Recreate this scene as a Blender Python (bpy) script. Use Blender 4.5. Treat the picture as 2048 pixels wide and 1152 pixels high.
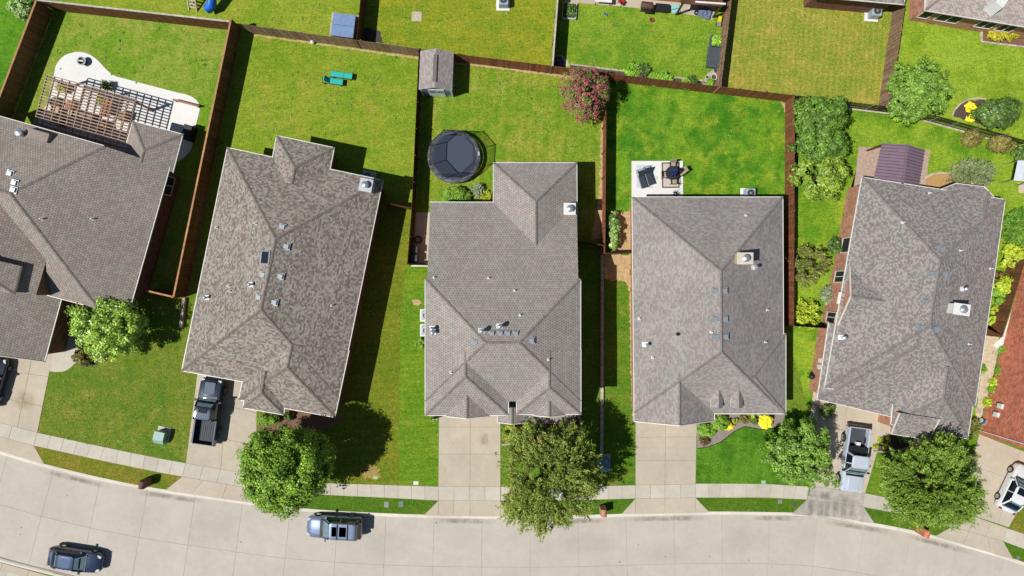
import bpy, bmesh, math, random
import numpy as np
from mathutils import Vector, Matrix, noise

for o in list(bpy.data.objects): bpy.data.objects.remove(o)
sc = bpy.context.scene
col = sc.collection

# ---------------------------------------------------------------- camera, sky, sun, exposure
CAM_H = 55.0          # drone height in metres
PPM = 22.3            # photograph pixels per metre on the ground
cam_d = bpy.data.cameras.new('camera'); cam = bpy.data.objects.new('camera', cam_d); col.objects.link(cam)
cam.location = (0, 0, CAM_H); cam.rotation_euler = (0, 0, 0)
cam_d.sensor_width = 36.0; cam_d.lens = 36.0 * CAM_H / (2048 / PPM)
cam_d.clip_start = 0.5; cam_d.clip_end = 2000
sc.camera = cam

SUN = Vector((-0.65, -0.22, 1.0)).normalized()      # towards the sun
wd = bpy.data.worlds.new('World'); sc.world = wd; wd.use_nodes = True
nt = wd.node_tree; bg = nt.nodes['Background']
sky = nt.nodes.new('ShaderNodeTexSky'); sky.sky_type = 'NISHITA'; sky.sun_disc = False
sky.sun_elevation = math.asin(SUN.z); sky.sun_rotation = math.atan2(SUN.x, SUN.y)
sky.air_density = 1.0; sky.dust_density = 0.3
nt.links.new(sky.outputs[0], bg.inputs[0]); bg.inputs[1].default_value = 0.056
sl = bpy.data.lights.new('sun', 'SUN'); sl.energy = 5.0; sl.angle = math.radians(0.5); sl.color = (1.0, 0.968, 0.915)
so = bpy.data.objects.new('sun', sl); col.objects.link(so)
so.rotation_euler = SUN.to_track_quat('Z', 'Y').to_euler(); so.location = SUN * 80
sc.view_settings.view_transform = 'Standard'; sc.view_settings.look = 'None'
sc.view_settings.exposure = 0.0; sc.view_settings.gamma = 1.0; sc.view_settings.use_curve_mapping = False

# ---------------------------------------------------------------- helpers
def W(px, py, z=0.0):
    """survey point: photograph pixel at known height z -> world metres"""
    k = (CAM_H - z) / CAM_H / PPM
    return Vector(((px - 1024) * k, (576 - py) * k, z))
def W2(px, py, z=0.0):
    p = W(px, py, z); return (p.x, p.y)

ORG = {}
def link(o, parent=None):
    col.objects.link(o)
    if parent is not None:
        o.parent = parent; ORG[o.name] = ORG.get(parent.name, Vector((0, 0, 0)))
    return o
def tag(o, label=None, cat=None, group=None, kind=None):
    if label: o['label'] = label
    if cat: o['category'] = cat
    if group: o['group'] = group
    if kind: o['kind'] = kind
    return o
def thing(name, label, cat, loc, rz=0.0, group=None, local=False):
    o = bpy.data.objects.new(name, None); col.objects.link(o)
    o.empty_display_size = 0.3
    o.location = loc; o.rotation_euler = (0, 0, rz)
    ORG[o.name] = Vector((0, 0, 0)) if local else Vector(loc)
    return tag(o, label, cat, group)

class MB:
    def __init__(s):
        s.v = []; s.f = []; s.m = []; s.r = []; s.u = []
    def add(s, verts, faces, mi=0, rnd=None, uvs=None):
        b = len(s.v); s.v += [tuple(p) for p in verts]
        if rnd is None: rnd = random.random()
        for i, f in enumerate(faces):
            s.f.append([b + k for k in f]); s.m.append(mi); s.r.append(rnd)
            s.u.append(uvs[i] if uvs else None)
        return s
    def face(s, pts, mi=0, rnd=None, uv=None):
        return s.add(pts, [list(range(len(pts)))], mi, rnd, [uv] if uv else None)
    def box(s, c, size, rz=0.0, mi=0, rnd=None, taper=1.0, top_off=(0, 0)):
        """c = centre of the base"""
        hx, hy, h = size[0] / 2, size[1] / 2, size[2]; cs, sn = math.cos(rz), math.sin(rz)
        P = []
        for z, t, ox, oy in ((0, 1, 0, 0), (h, taper, top_off[0], top_off[1])):
            for x, y in ((-hx, -hy), (hx, -hy), (hx, hy), (-hx, hy)):
                x = x * t + ox; y = y * t + oy
                P.append((c[0] + x * cs - y * sn, c[1] + x * sn + y * cs, c[2] + z))
        return s.add(P, [(3, 2, 1, 0), (4, 5, 6, 7), (0, 1, 5, 4), (1, 2, 6, 5), (2, 3, 7, 6), (3, 0, 4, 7)], mi, rnd)
    def bar(s, a, b, w, h, mi=0, rnd=None, up=(0, 0, 1)):
        a = Vector(a); b = Vector(b); d = (b - a).normalized(); up = Vector(up)
        if abs(d.dot(up)) > 0.98: up = Vector((1, 0, 0))
        sx = d.cross(up).normalized() * (w / 2); uz = sx.cross(d).normalized() * (h / 2)
        P = [a - sx - uz, a + sx - uz, a + sx + uz, a - sx + uz, b - sx - uz, b + sx - uz, b + sx + uz, b - sx + uz]
        return s.add(P, [(0, 1, 2, 3), (7, 6, 5, 4), (0, 4, 5, 1), (1, 5, 6, 2), (2, 6, 7, 3), (3, 7, 4, 0)], mi, rnd)
    def tube(s, pts, rad, n=8, mi=0, rnd=None):
        pts = [Vector(p) for p in pts]
        if not hasattr(rad, '__len__'): rad = [rad] * len(pts)
        V = []; F = []
        for i, p in enumerate(pts):
            d = (pts[min(i + 1, len(pts) - 1)] - pts[max(i - 1, 0)]).normalized()
            a = d.cross(Vector((0, 0, 1)) if abs(d.z) < 0.95 else Vector((1, 0, 0))).normalized(); b = d.cross(a)
            for k in range(n):
                t = 2 * math.pi * k / n
                V.append(p + (a * math.cos(t) + b * math.sin(t)) * rad[i])
        for i in range(len(pts) - 1):
            for k in range(n):
                F.append((i * n + k, i * n + (k + 1) % n, (i + 1) * n + (k + 1) % n, (i + 1) * n + k))
        F.append(tuple(range(n))); F.append(tuple((len(pts) - 1) * n + k for k in reversed(range(n))))
        return s.add(V, F, mi, rnd)
    def lathe(s, c, prof, n=16, mi=0, rnd=None, axis='z', close=True):
        """prof: list of (radius, height)"""
        V = []; F = []
        for r, h in prof:
            for k in range(n):
                t = 2 * math.pi * k / n; x, y = r * math.cos(t), r * math.sin(t)
                if axis == 'z': V.append((c[0] + x, c[1] + y, c[2] + h))
                elif axis == 'y': V.append((c[0] + x, c[1] + h, c[2] + y))
                else: V.append((c[0] + h, c[1] + x, c[2] + y))
        for i in range(len(prof) - 1):
            for k in range(n):
                F.append((i * n + k, i * n + (k + 1) % n, (i + 1) * n + (k + 1) % n, (i + 1) * n + k))
        if close:
            F.append(tuple(reversed(range(n)))); F.append(tuple((len(prof) - 1) * n + k for k in range(n)))
        return s.add(V, F, mi, rnd)
    def prism(s, poly, z0, z1, mi=0, side_mi=None, rnd=None):
        n = len(poly)
        a = sum(poly[i][0] * poly[(i + 1) % n][1] - poly[(i + 1) % n][0] * poly[i][1] for i in range(n))
        if a < 0: poly = poly[::-1]
        if side_mi is None: side_mi = mi
        if rnd is None: rnd = random.random()
        s.add([(p[0], p[1], z1) for p in poly], [tuple(range(n))], mi, rnd)
        V = [(p[0], p[1], z0) for p in poly] + [(p[0], p[1], z1) for p in poly]
        return s.add(V, [(i, (i + 1) % n, n + (i + 1) % n, n + i) for i in range(n)], side_mi, rnd)
    def build(s, name, mats, parent=None, smooth=False, kind=None, bevel=0.0, label=None):
        me = bpy.data.meshes.new(name)
        org = ORG.get(parent.name, Vector((0, 0, 0))) if parent else Vector((0, 0, 0))
        me.from_pydata([(p[0] - org.x, p[1] - org.y, p[2] - org.z) for p in s.v], [], s.f)
        if not isinstance(mats, (list, tuple)): mats = [mats]
        for m in mats: me.materials.append(m)
        me.polygons.foreach_set('material_index', s.m)
        at = me.attributes.new('rnd', 'FLOAT', 'FACE'); at.data.foreach_set('value', s.r)
        if any(u is not None for u in s.u):
            uv = me.uv_layers.new(name='UVMap'); dat = []
            for f, u in zip(s.f, s.u):
                for k in range(len(f)): dat += list(u[k]) if u else [0.0, 0.0]
            uv.data.foreach_set('uv', dat)
        if smooth:
            me.polygons.foreach_set('use_smooth', [True] * len(s.f))
        me.update()
        o = bpy.data.objects.new(name, me); link(o, parent)
        if smooth:
            try: me.set_sharp_from_angle(angle=math.radians(smooth if smooth > 1 else 40))
            except Exception: pass
        if bevel:
            b = o.modifiers.new('bevel', 'BEVEL'); b.width = bevel; b.segments = 2; b.limit_method = 'ANGLE'
        if kind: o['kind'] = kind
        if label: o['label'] = label
        return o

# ---------------------------------------------------------------- materials
def lin(c):
    c = c / 255.0
    return c / 12.92 if c <= 0.04045 else ((c + 0.055) / 1.055) ** 2.4
def C(r, g, b, f=0.8): return (lin(r) * f, lin(g) * f, lin(b) * f, 1.0)

class NT:
    """tiny node-tree writer"""
    def __init__(s, name):
        s.m = bpy.data.materials.new(name); s.m.use_nodes = True; s.t = s.m.node_tree
        s.bsdf = s.t.nodes['Principled BSDF']; s.out = s.t.nodes['Material Output']
        s._pos = None
    def n(s, typ, **kw):
        x = s.t.nodes.new('ShaderNode' + typ)
        for k, v in kw.items(): setattr(x, k, v)
        return x
    def set(s, sock, v):
        if isinstance(v, bpy.types.NodeSocket): s.t.links.new(v, sock)
        else:
            if sock.type == 'VECTOR' and hasattr(v, '__len__'): v = tuple(v)[:3]
            sock.default_value = v
    @property
    def pos(s):
        if s._pos is None: s._pos = s.n('NewGeometry').outputs['Position']
        return s._pos
    def attr(s, name='rnd'):
        return s.n('Attribute', attribute_name=name).outputs['Fac']
    def noise(s, scale, detail=2, vec=None, rough=0.5):
        x = s.n('TexNoise'); x.inputs['Scale'].default_value = scale; x.inputs['Detail'].default_value = detail
        x.inputs['Roughness'].default_value = rough
        s.set(x.inputs['Vector'], vec if vec is not None else s.pos); return x.outputs['Fac']
    def math(s, op, a, b=0.0, c=0.0, clamp=False):
        x = s.n('Math', operation=op); x.use_clamp = clamp
        s.set(x.inputs[0], a); s.set(x.inputs[1], b); s.set(x.inputs[2], c); return x.outputs[0]
    def ramp(s, fac, lo, hi, a=0.0, b=1.0, smooth=True):
        x = s.n('MapRange'); x.clamp = True
        if smooth: x.interpolation_type = 'SMOOTHSTEP'
        s.set(x.inputs['Value'], fac); x.inputs['From Min'].default_value = lo; x.inputs['From Max'].default_value = hi
        x.inputs['To Min'].default_value = a; x.inputs['To Max'].default_value = b; return x.outputs[0]
    def mix(s, fac, a, b, mode='MIX'):
        x = s.n('Mix', data_type='RGBA', blend_type=mode)
        s.set(x.inputs[0], fac); s.set(x.inputs[6], a); s.set(x.inputs[7], b); return x.outputs[2]
    def val(s, c, v):
        """multiply a colour by a scalar socket"""
        x = s.n('VectorMath', operation='SCALE'); s.set(x.inputs[0], c); s.set(x.inputs[3], v); return x.outputs[0]
    def bump(s, h, strength=0.3, dist=0.02):
        x = s.n('Bump'); x.inputs['Strength'].default_value = strength; x.inputs['Distance'].default_value = dist
        s.set(x.inputs['Height'], h); s.t.links.new(x.outputs[0], s.bsdf.inputs['Normal'])
    def done(s, colr, rough=0.8, spec=0.3, metal=0.0, coat=0.0, alpha=None):
        b = s.bsdf.inputs
        s.set(b['Base Color'], colr); s.set(b['Roughness'], rough); b['Specular IOR Level'].default_value = spec
        b['Metallic'].default_value = metal; b['Coat Weight'].default_value = coat
        if coat: b['Coat Roughness'].default_value = 0.06
        if alpha is not None: s.set(b['Alpha'], alpha)
        return s.m

def simple(name, c, rough=0.6, var=0.12, scale=6, rv=0.0, metal=0.0, coat=0.0, spec=0.4, bump=0.0, bscale=40, alpha=None):
    t = NT(name); f = t.noise(scale, 3)
    cc = t.val(c, t.ramp(f, 0.3, 0.7, 1 - var, 1 + var))
    if rv: cc = t.val(cc, t.ramp(t.attr(), 0, 1, 1 - rv, 1 + rv, False))
    if bump: t.bump(t.noise(bscale, 3), bump, 0.02)
    return t.done(cc, rough, spec, metal, coat, alpha)

def grass_mat(name, a, b, dry, dry_amt=0.5, seed=0.0, stripe=None, coarse=0.22, tuft=1.0):
    """a/b main greens, dry = tan-yellow patches; dry_amt 0..1; stripe=(angle, width, strength)"""
    t = NT(name)
    mp = t.n('Mapping'); t.set(mp.inputs[0], t.pos); mp.inputs['Location'].default_value = (seed * 17.3, seed * 9.1, 0)
    p = mp.outputs[0]
    n1 = t.noise(coarse, 3, p, 0.6); n2 = t.noise(coarse * 3.6, 4, p, 0.62); n3 = t.noise(3.6, 3, p, 0.65); n4 = t.noise(9.5, 3, p, 0.7); n5 = t.noise(24, 2, p, 0.7)
    mq = t.n('Mapping'); t.set(mq.inputs[0], p); mq.inputs['Location'].default_value = (31.7, 12.3, 0); nd = t.noise(coarse * 2.4, 5, mq.outputs[0], 0.66)
    c = t.mix(t.ramp(t.math('ADD', t.math('MULTIPLY', n1, 0.5), t.math('MULTIPLY', n2, 0.5)), 0.41, 0.59), a, b)
    lo = 0.70 - dry_amt * 0.34
    d = t.math('ADD', t.math('MULTIPLY', nd, 0.72), t.math('MULTIPLY', n4, 0.28))
    c = t.mix(t.math('MULTIPLY', t.ramp(d, lo, lo + 0.2), 0.9), c, dry)
    if stripe:
        ang, wdt, stn = stripe
        m2 = t.n('Mapping'); t.set(m2.inputs[0], t.pos); m2.inputs['Rotation'].default_value = (0, 0, ang)
        w = t.n('TexWave'); w.wave_profile = 'SIN'; w.inputs['Scale'].default_value = 0.314 / wdt
        w.inputs['Distortion'].default_value = 2.2; w.inputs['Detail'].default_value = 2; w.inputs['Detail Scale'].default_value = 1.5
        t.set(w.inputs['Vector'], m2.outputs[0])
        c = t.val(c, t.ramp(w.outputs['Fac'], 0, 1, 1 - stn, 1 + stn))
    c = t.val(c, t.ramp(n3, 0.3, 0.7, 1 - 0.17 * tuft, 1 + 0.15 * tuft))
    c = t.val(c, t.ramp(n4, 0.28, 0.72, 1 - 0.40 * tuft, 1 + 0.34 * tuft))
    c = t.val(c, t.ramp(n5, 0.25, 0.75, 1 - 0.34 * tuft, 1 + 0.32 * tuft))
    # clumps of coarser darker turf and combed streaks
    mk = t.n('Mapping'); t.set(mk.inputs[0], p); mk.inputs['Rotation'].default_value = (0, 0, 0.5 + seed * 0.37); mk.inputs['Scale'].default_value = (1.0, 5.0, 1.0)
    stk = t.noise(1.3, 3, mk.outputs[0], 0.6); c = t.val(c, t.ramp(stk, 0.3, 0.7, 1 - 0.10 * tuft, 1 + 0.09 * tuft))
    cl = t.noise(1.15, 3, mq.outputs[0], 0.6); c = t.mix(t.math('MULTIPLY', t.ramp(cl, 0.60, 0.72), 0.28), c, t.mix(1.0, c, (0.55, 0.74, 0.60, 1), 'MULTIPLY'))
    t.bump(t.math('ADD', t.math('MULTIPLY', n5, 0.6), n4), 0.3, 0.04)
    return t.done(c, 0.9, 0.08)

def shingle_mat(name, shades, tab=0.30, row=0.14, slot=0.5, line=0.45, spread=1.0, mott=0.12, slotw=0.38):
    """UV in metres (u along the eave, v up the slope); shades: list of colours picked per tab"""
    t = NT(name)
    uv = t.n('UVMap').outputs[0]; sp = t.n('SeparateXYZ'); t.set(sp.inputs[0], uv)
    v = t.math('DIVIDE', sp.outputs[1], row); r = t.math('FLOOR', v); fv = t.math('SUBTRACT', v, r)
    wr = t.n('TexWhiteNoise', noise_dimensions='1D'); t.set(wr.inputs['W'], r)
    half = t.math('MULTIPLY', t.math('MODULO', r, 2.0), 0.5)
    off = t.math('ADD', half, t.math('MULTIPLY', wr.outputs['Value'], spread))
    u = t.math('ADD', t.math('DIVIDE', sp.outputs[0], tab), off); c_ = t.math('FLOOR', u); fu = t.math('SUBTRACT', u, c_)
    cb = t.n('CombineXYZ'); t.set(cb.inputs[0], c_); t.set(cb.inputs[1], r)
    wn = t.n('TexWhiteNoise', noise_dimensions='2D'); t.set(wn.inputs['Vector'], cb.outputs[0])
    cr = t.n('ValToRGB'); cr.color_ramp.interpolation = 'CONSTANT'
    el = cr.color_ramp.elements
    while len(el) < len(shades): el.new(0.5)
    for i, s_ in enumerate(shades):
        el[i].position = i / len(shades); el[i].color = s_
    t.set(cr.inputs[0], wn.outputs['Value'])
    cc = cr.outputs[0]
    shadow = t.ramp(fv, 0.0, 0.22, 1 - line, 1.0)
    sl_ = t.math('MULTIPLY', t.ramp(t.math('ABSOLUTE', t.math('SUBTRACT', fu, 0.5)), slotw, 0.5, 0, 1), t.ramp(fv, 0.55, 0.75, 1, 0))
    cc = t.val(cc, shadow)
    cc = t.val(cc, t.math('SUBTRACT', 1.0, t.math('MULTIPLY', sl_, slot)))
    big = t.noise(0.35, 4, None, 0.6); fine = t.noise(60, 2)
    cc = t.val(cc, t.ramp(big, 0.3, 0.7, 1 - mott, 1 + mott))
    cc = t.val(cc, t.ramp(fine, 0.3, 0.7, 0.86, 1.14))
    cc = t.mix(1.0, cc, t.mix(t.ramp(t.noise(0.9, 3), 0.38, 0.62), (1.02, 0.99, 0.985, 1), (0.97, 1.0, 0.975, 1)), 'MULTIPLY')
    t.bump(t.math('ADD', t.math('SUBTRACT', 1.0, fv), t.math('MULTIPLY', wn.outputs['Value'], 0.4)), 0.5, 0.012)
    return t.done(cc, 0.92, 0.12)

def brick_mat(name, c1, c2, mortar, scale=1.0):
    t = NT(name)
    uv = t.n('UVMap').outputs[0]
    b = t.n('TexBrick'); t.set(b.inputs['Vector'], uv)
    b.inputs['Color1'].default_value = c1; b.inputs['Color2'].default_value = c2; b.inputs['Mortar'].default_value = mortar
    b.inputs['Scale'].default_value = 1.0; b.inputs['Mortar Size'].default_value = 0.006; b.inputs['Brick Width'].default_value = 0.21 * scale
    b.inputs['Row Height'].default_value = 0.075 * scale; b.inputs['Bias'].default_value = 0.0
    n = t.noise(2.2, 4, None, 0.7)
    sp = t.noise(9, 2)
    cc = t.val(b.outputs['Color'], t.ramp(n, 0.3, 0.7, 0.75, 1.25))
    cc = t.mix(t.ramp(sp, 0.63, 0.68, 0, 0.55), cc, mortar)
    t.bump(b.outputs['Fac'], -0.4, 0.01)
    return t.done(cc, 0.9, 0.2)

def concrete_mat(name, c, stain=0.10, rv=0.05, spot=0.10):
    t = NT(name)
    oi = t.n('ObjectInfo').outputs['Random']
    a = t.noise(0.28, 5, None, 0.65); b = t.noise(2.0, 4, None, 0.6); f = t.noise(45, 3, None, 0.7)
    cc = t.val(c, t.ramp(a, 0.3, 0.7, 1 - stain, 1 + stain * 0.7))
    cc = t.val(cc, t.ramp(b, 0.3, 0.7, 1 - stain * 0.5, 1 + stain * 0.4))
    cc = t.val(cc, t.ramp(f, 0.3, 0.7, 0.92, 1.08))
    cc = t.val(cc, t.ramp(oi, 0, 1, 1 - rv, 1 + rv, False))
    s3 = t.noise(0.9, 2, None, 0.5)
    cc = t.val(cc, t.ramp(s3, 0.66, 0.80, 1.0, 1 - spot * 1.6))
    t.bump(f, 0.15, 0.004)
    return t.done(cc, 0.85, 0.25)

def leaf_mat(name, a, b, rough=0.45, spec=0.4, trans=0.10):
    t = NT(name)
    r = t.attr(); n = t.noise(0.9, 3)
    c = t.mix(r, a, b)
    c = t.val(c, t.ramp(n, 0.3, 0.7, 0.82, 1.25))
    m = t.done(c, rough, spec)
    tr = t.n('BsdfTranslucent'); t.set(tr.inputs[0], t.val(c, 1.2))
    mx = t.n('MixShader'); mx.inputs[0].default_value = trans
    t.t.links.new(t.bsdf.outputs[0], mx.inputs[1]); t.t.links.new(tr.outputs[0], mx.inputs[2])
    t.t.links.new(mx.outputs[0], t.out.inputs['Surface'])
    return m

M = {}
# lawns
M['turf'] = grass_mat('turf', C(100, 130, 38), C(120, 142, 45), C(150, 140, 70), 0.4, 0)
M['conc'] = concrete_mat('road_concrete', C(199, 191, 178), 0.06, 0.025, 0.04)
M['walk'] = concrete_mat('sidewalk_concrete', C(204, 196, 180), 0.09, 0.06, 0.05)
M['drive'] = concrete_mat('driveway_concrete', C(200, 188, 168), 0.08, 0.03, 0.07)
M['patio'] = concrete_mat('white_concrete', C(236, 235, 231), 0.05, 0.02, 0.02)
M['apron_dirty'] = concrete_mat('stained_concrete', C(194, 188, 177), 0.24, 0.08, 0.2)
M['kerb'] = concrete_mat('kerb_concrete', C(226, 219, 204), 0.08, 0.06, 0.05)
M['joint'] = simple('joint_dirt', C(158, 149, 134), 0.95, 0.2, 3)
M['soil'] = simple('dry_soil', C(192, 165, 122), 0.95, 0.16, 3, bump=0.4, bscale=30)
M['mulch'] = simple('dark_mulch', C(92, 76, 66), 0.95, 0.35, 25, bump=0.8, bscale=45)
M['gravel'] = simple('grey_gravel', C(152, 140, 132), 0.9, 0.40, 26, bump=0.9, bscale=30)
M['stone'] = simple('pale_stone', C(196, 184, 162), 0.9, 0.18, 4, rv=0.15, bump=0.3)
M['flag'] = simple('beige_pavers', C(184, 160, 142), 0.9, 0.14, 5, rv=0.12)
# wood and fences
def wood_mat(name, c, rv=0.25):
    t = NT(name)
    n = t.noise(3.0, 4, None, 0.6)
    cc = t.val(c, t.ramp(t.attr(), 0, 1, 1 - rv, 1 + rv, False))
    cc = t.val(cc, t.ramp(n, 0.3, 0.7, 0.8, 1.18))
    return t.done(cc, 0.8, 0.2)
M['fence_red'] = wood_mat('cedar_red', C(142, 90, 64))
M['fence_brown'] = wood_mat('cedar_brown', C(120, 82, 55))
M['fence_dark'] = wood_mat('cedar_dark', C(98, 66, 46))
M['fence_grey'] = wood_mat('cedar_weathered', C(150, 122, 100), 0.3)
M['cap_tan'] = wood_mat('cap_board_tan', C(190, 140, 100), 0.1)
M['cap_white'] = wood_mat('cap_board_silver', C(196, 186, 172), 0.12)
M['pergola'] = wood_mat('pergola_wood', C(178, 152, 132), 0.15)
# roofs
M['sh1'] = shingle_mat('three_tab_brown_grey', [C(166, 157, 148), C(158, 148, 140), C(172, 163, 154), C(160, 148, 142)], 0.21, 0.205, 0.58, 0.22, 0.0, 0.06, 0.24)
M['sh2'] = shingle_mat('laminated_weathered', [C(172, 164, 155), C(134, 126, 118), C(156, 148, 140), C(122, 114, 108), C(164, 155, 146), C(146, 137, 129)], 0.18, 0.135, 0.15, 0.3, 1.0, 0.06)
M['sh3'] = shingle_mat('three_tab_taupe', [C(168, 160, 155), C(160, 152, 147), C(174, 166, 161), C(164, 155, 151)], 0.21, 0.205, 0.52, 0.22, 0.0, 0.05, 0.24)
M['sh4'] = shingle_mat('three_tab_grey', [C(164, 157, 154), C(155, 148, 145), C(170, 163, 160), C(149, 142, 139)], 0.22, 0.13, 0.25, 0.26, 1.0, 0.08)
M['sh5'] = shingle_mat('laminated_slate', [C(162, 156, 153), C(132, 125, 123), C(148, 141, 139), C(168, 161, 157), C(138, 131, 129)], 0.155, 0.125, 0.12, 0.26, 1.0, 0.05)
M['sh7'] = shingle_mat('three_tab_pale', [C(186, 176, 168), C(170, 158, 152), C(192, 182, 176)], 0.29, 0.15, 0.6, 0.35, 0.0, 0.05)
M['shed_sh'] = shingle_mat('shed_shingle', [C(168, 160, 157), C(158, 150, 147), C(176, 168, 165)], 0.29, 0.15, 0.35, 0.28, 0.0, 0.05)
M['cap1'] = simple('ridge_cap_grey', C(138, 131, 124), 0.95, 0.12, 6, rv=0.14, spec=0.1)
M['cap2'] = simple('ridge_cap_brown', C(132, 124, 116), 0.95, 0.12, 6, rv=0.14, spec=0.1)
M['cap5'] = simple('ridge_cap_slate', C(134, 128, 125), 0.95, 0.12, 6, rv=0.12, spec=0.1)
M['fascia'] = simple('cream_trim', C(226, 220, 206), 0.6, 0.05, 3)
M['gutter'] = simple('white_gutter', C(238, 236, 230), 0.45, 0.05, 3)
M['brick_red'] = brick_mat('red_brick', C(214, 120, 86), C(184, 92, 66), C(236, 208, 188), 1.5)
M['brick_mix'] = brick_mat('mixed_brick', C(202, 140, 112), C(168, 108, 86), C(228, 200, 178), 1.2)
M['brick_brown'] = brick_mat('brown_brick', C(128, 84, 68), C(104, 66, 54), C(150, 126, 112))
M['siding'] = simple('cream_siding', C(214, 204, 188), 0.7, 0.06, 2)
# metal, glass, plastics
M['galv'] = simple('galvanised', C(190, 196, 202), 0.4, 0.08, 4, metal=0.6)
M['vent'] = simple('grey_vent_metal', C(150, 158, 164), 0.5, 0.1, 8, metal=0.2)
M['pvc'] = simple('white_pvc', C(232, 232, 230), 0.5, 0.05, 5)
M['dark'] = simple('black_plastic', C(34, 36, 40), 0.5, 0.1, 6)
M['rubber'] = simple('tyre_rubber', C(30, 30, 31), 0.85, 0.1, 10)
M['glass'] = simple('tinted_glass', C(24, 30, 40), 0.05, 0.05, 2, spec=0.8)
M['pane'] = simple('window_pane', C(36, 40, 46), 0.08, 0.05, 2, spec=0.7)
M['screen'] = simple('insect_screen', C(44, 44, 46), 0.7, 0.1, 12)
M['iron'] = simple('black_iron', C(36, 34, 36), 0.5, 0.1, 6)
M['bark'] = simple('bark', C(96, 78, 62), 0.95, 0.3, 9, bump=0.7, bscale=18)
M['white'] = simple('white_paint', C(232, 232, 230), 0.5, 0.05, 4)
M['chrome'] = simple('bright_metal', C(200, 204, 208), 0.2, 0.04, 4, metal=0.9)

# ================================================================ ground, road, pavements, lawns
def sheet(name, poly, z, mat, kind='structure', thick=0.0, label=None, cat=None):
    mb = MB(); 
    if thick: mb.prism(poly, z - thick, z)
    else:
        n = len(poly); a = sum(poly[i][0] * poly[(i + 1) % n][1] - poly[(i + 1) % n][0] * poly[i][1] for i in range(n))
        if a < 0: poly = poly[::-1]
        mb.face([(p[0], p[1], z) for p in poly], 0, 0.5)
    return tag(mb.build(name, mat), label, cat, kind=kind)
def spline(pts, step):
    """Catmull-Rom through pts, resampled at even arc length"""
    P = [Vector(p) for p in pts]; P = [P[0] * 2 - P[1]] + P + [P[-1] * 2 - P[-2]]
    out = []
    for i in range(1, len(P) - 2):
        for k in range(20):
            t = k / 20; a, b, c, d = P[i - 1], P[i], P[i + 1], P[i + 2]
            out.append(0.5 * ((2 * b) + (c - a) * t + (2 * a - 5 * b + 4 * c - d) * t * t + (3 * b - a - 3 * c + d) * t ** 3))
    out.append(P[-2])
    L = [0]
    for i in range(1, len(out)): L.append(L[-1] + (out[i] - out[i - 1]).length)
    n = max(2, round(L[-1] / step)); res = []
    j = 0
    for k in range(n + 1):
        s = L[-1] * k / n
        while j < len(L) - 2 and L[j + 1] < s: j += 1
        t = (s - L[j]) / max(1e-6, L[j + 1] - L[j]); res.append(out[j].lerp(out[j + 1], t))
    return res
def normals(P):
    N = []
    for i in range(len(P)):
        d = (P[min(i + 1, len(P) - 1)] - P[max(i - 1, 0)]).normalized(); N.append(Vector((-d.y, d.x)))
    return N
def slab(parent, quad, z0, z1, mat, gap=0.014, name='slab'):
    """quad: 4 world xy corners; shrunk by gap on every side"""
    c = sum((Vector(q[:2]) for q in quad), Vector((0, 0))) / len(quad)
    P = []
    for q in quad:
        q = Vector(q[:2]); d = c - q; P.append(q + d.normalized() * min(gap * 1.41, d.length * 0.3))
    mb = MB(); dz = random.uniform(-0.002, 0.002); mb.prism(P, z0, z1 + dz)
    return mb.build(name, mat, parent)
def grid(parent, quad, us, vs, mat, z0=0.006, z1=0.03, name='slab'):
    a, b, c, d = [Vector(W2(*q)) for q in quad]
    def P(u, v): return (a.lerp(b, u)).lerp(d.lerp(c, u), v)
    for i in range(len(us) - 1):
        for j in range(len(vs) - 1):
            slab(parent, [P(us[i], vs[j]), P(us[i + 1], vs[j]), P(us[i + 1], vs[j + 1]), P(us[i], vs[j + 1])], z0, z1, mat, name=name)

BIG = 260
sheet('ground', [(-BIG, -BIG), (BIG, -BIG), (BIG, BIG), (-BIG, BIG)], -0.20, M['turf'], label='open ground reaching out to the horizon', cat='ground')

# --- kerb line (north side of the street) and the street itself
kerb_px = [(-260, 820), (-120, 868), (0, 905), (90, 931), (220, 962), (330, 982), (497, 1006), (612, 1020), (740, 1028), (847, 1032), (1000, 1034), (1154, 1033),
           (1290, 1029), (1420, 1026), (1536, 1027), (1600, 1029), (1680, 1037), (1749, 1049), (1836, 1066), (1920, 1088), (2026, 1120), (2140, 1160), (2280, 1218)]
KB = spline([Vector(W2(*p)) for p in kerb_px], 4.32)
KF = spline([Vector(W2(*p)) for p in kerb_px], 1.0)
NB = normals(KB); NF = normals(KF)
def off(P, N, d): return [p + n * d for p, n in zip(P, N)]
ROAD_Z = -0.10
# yards north of the kerb: one raised sheet
tag(sheet('terrain', [(p.x, p.y) for p in off(KF, NF, -0.02)] + [(BIG * 0.5, 120), (-BIG * 0.5, 120)], 0.0, M['turf'], thick=0.19), 'raised ground of the house lots north of the street', 'terrain')
road = thing('road', 'pale concrete residential street of large square slabs', 'road', (0, -24, ROAD_Z)); road['kind'] = 'structure'
mb = MB()
A = off(KF, NF, 0.0); B = off(KF, NF, -9.4)
for i in range(len(A) - 1): mb.face([(B[i].x, B[i].y, ROAD_Z - 0.018), (B[i + 1].x, B[i + 1].y, ROAD_Z - 0.018), (A[i + 1].x, A[i + 1].y, ROAD_Z - 0.018), (A[i].x, A[i].y, ROAD_Z - 0.018)], 0, 0.5)
mb.build('joint_bed', M['joint'], road)
for d0, d1 in ((-0.16, -4.55), (-4.55, -9.05)):
    A = off(KB, NB, d0); B = off(KB, NB, d1)
    for i in range(len(A) - 1): slab(road, [A[i], A[i + 1], B[i + 1], B[i]], ROAD_Z - 0.05, ROAD_Z, M['conc'], 0.009)
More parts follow.
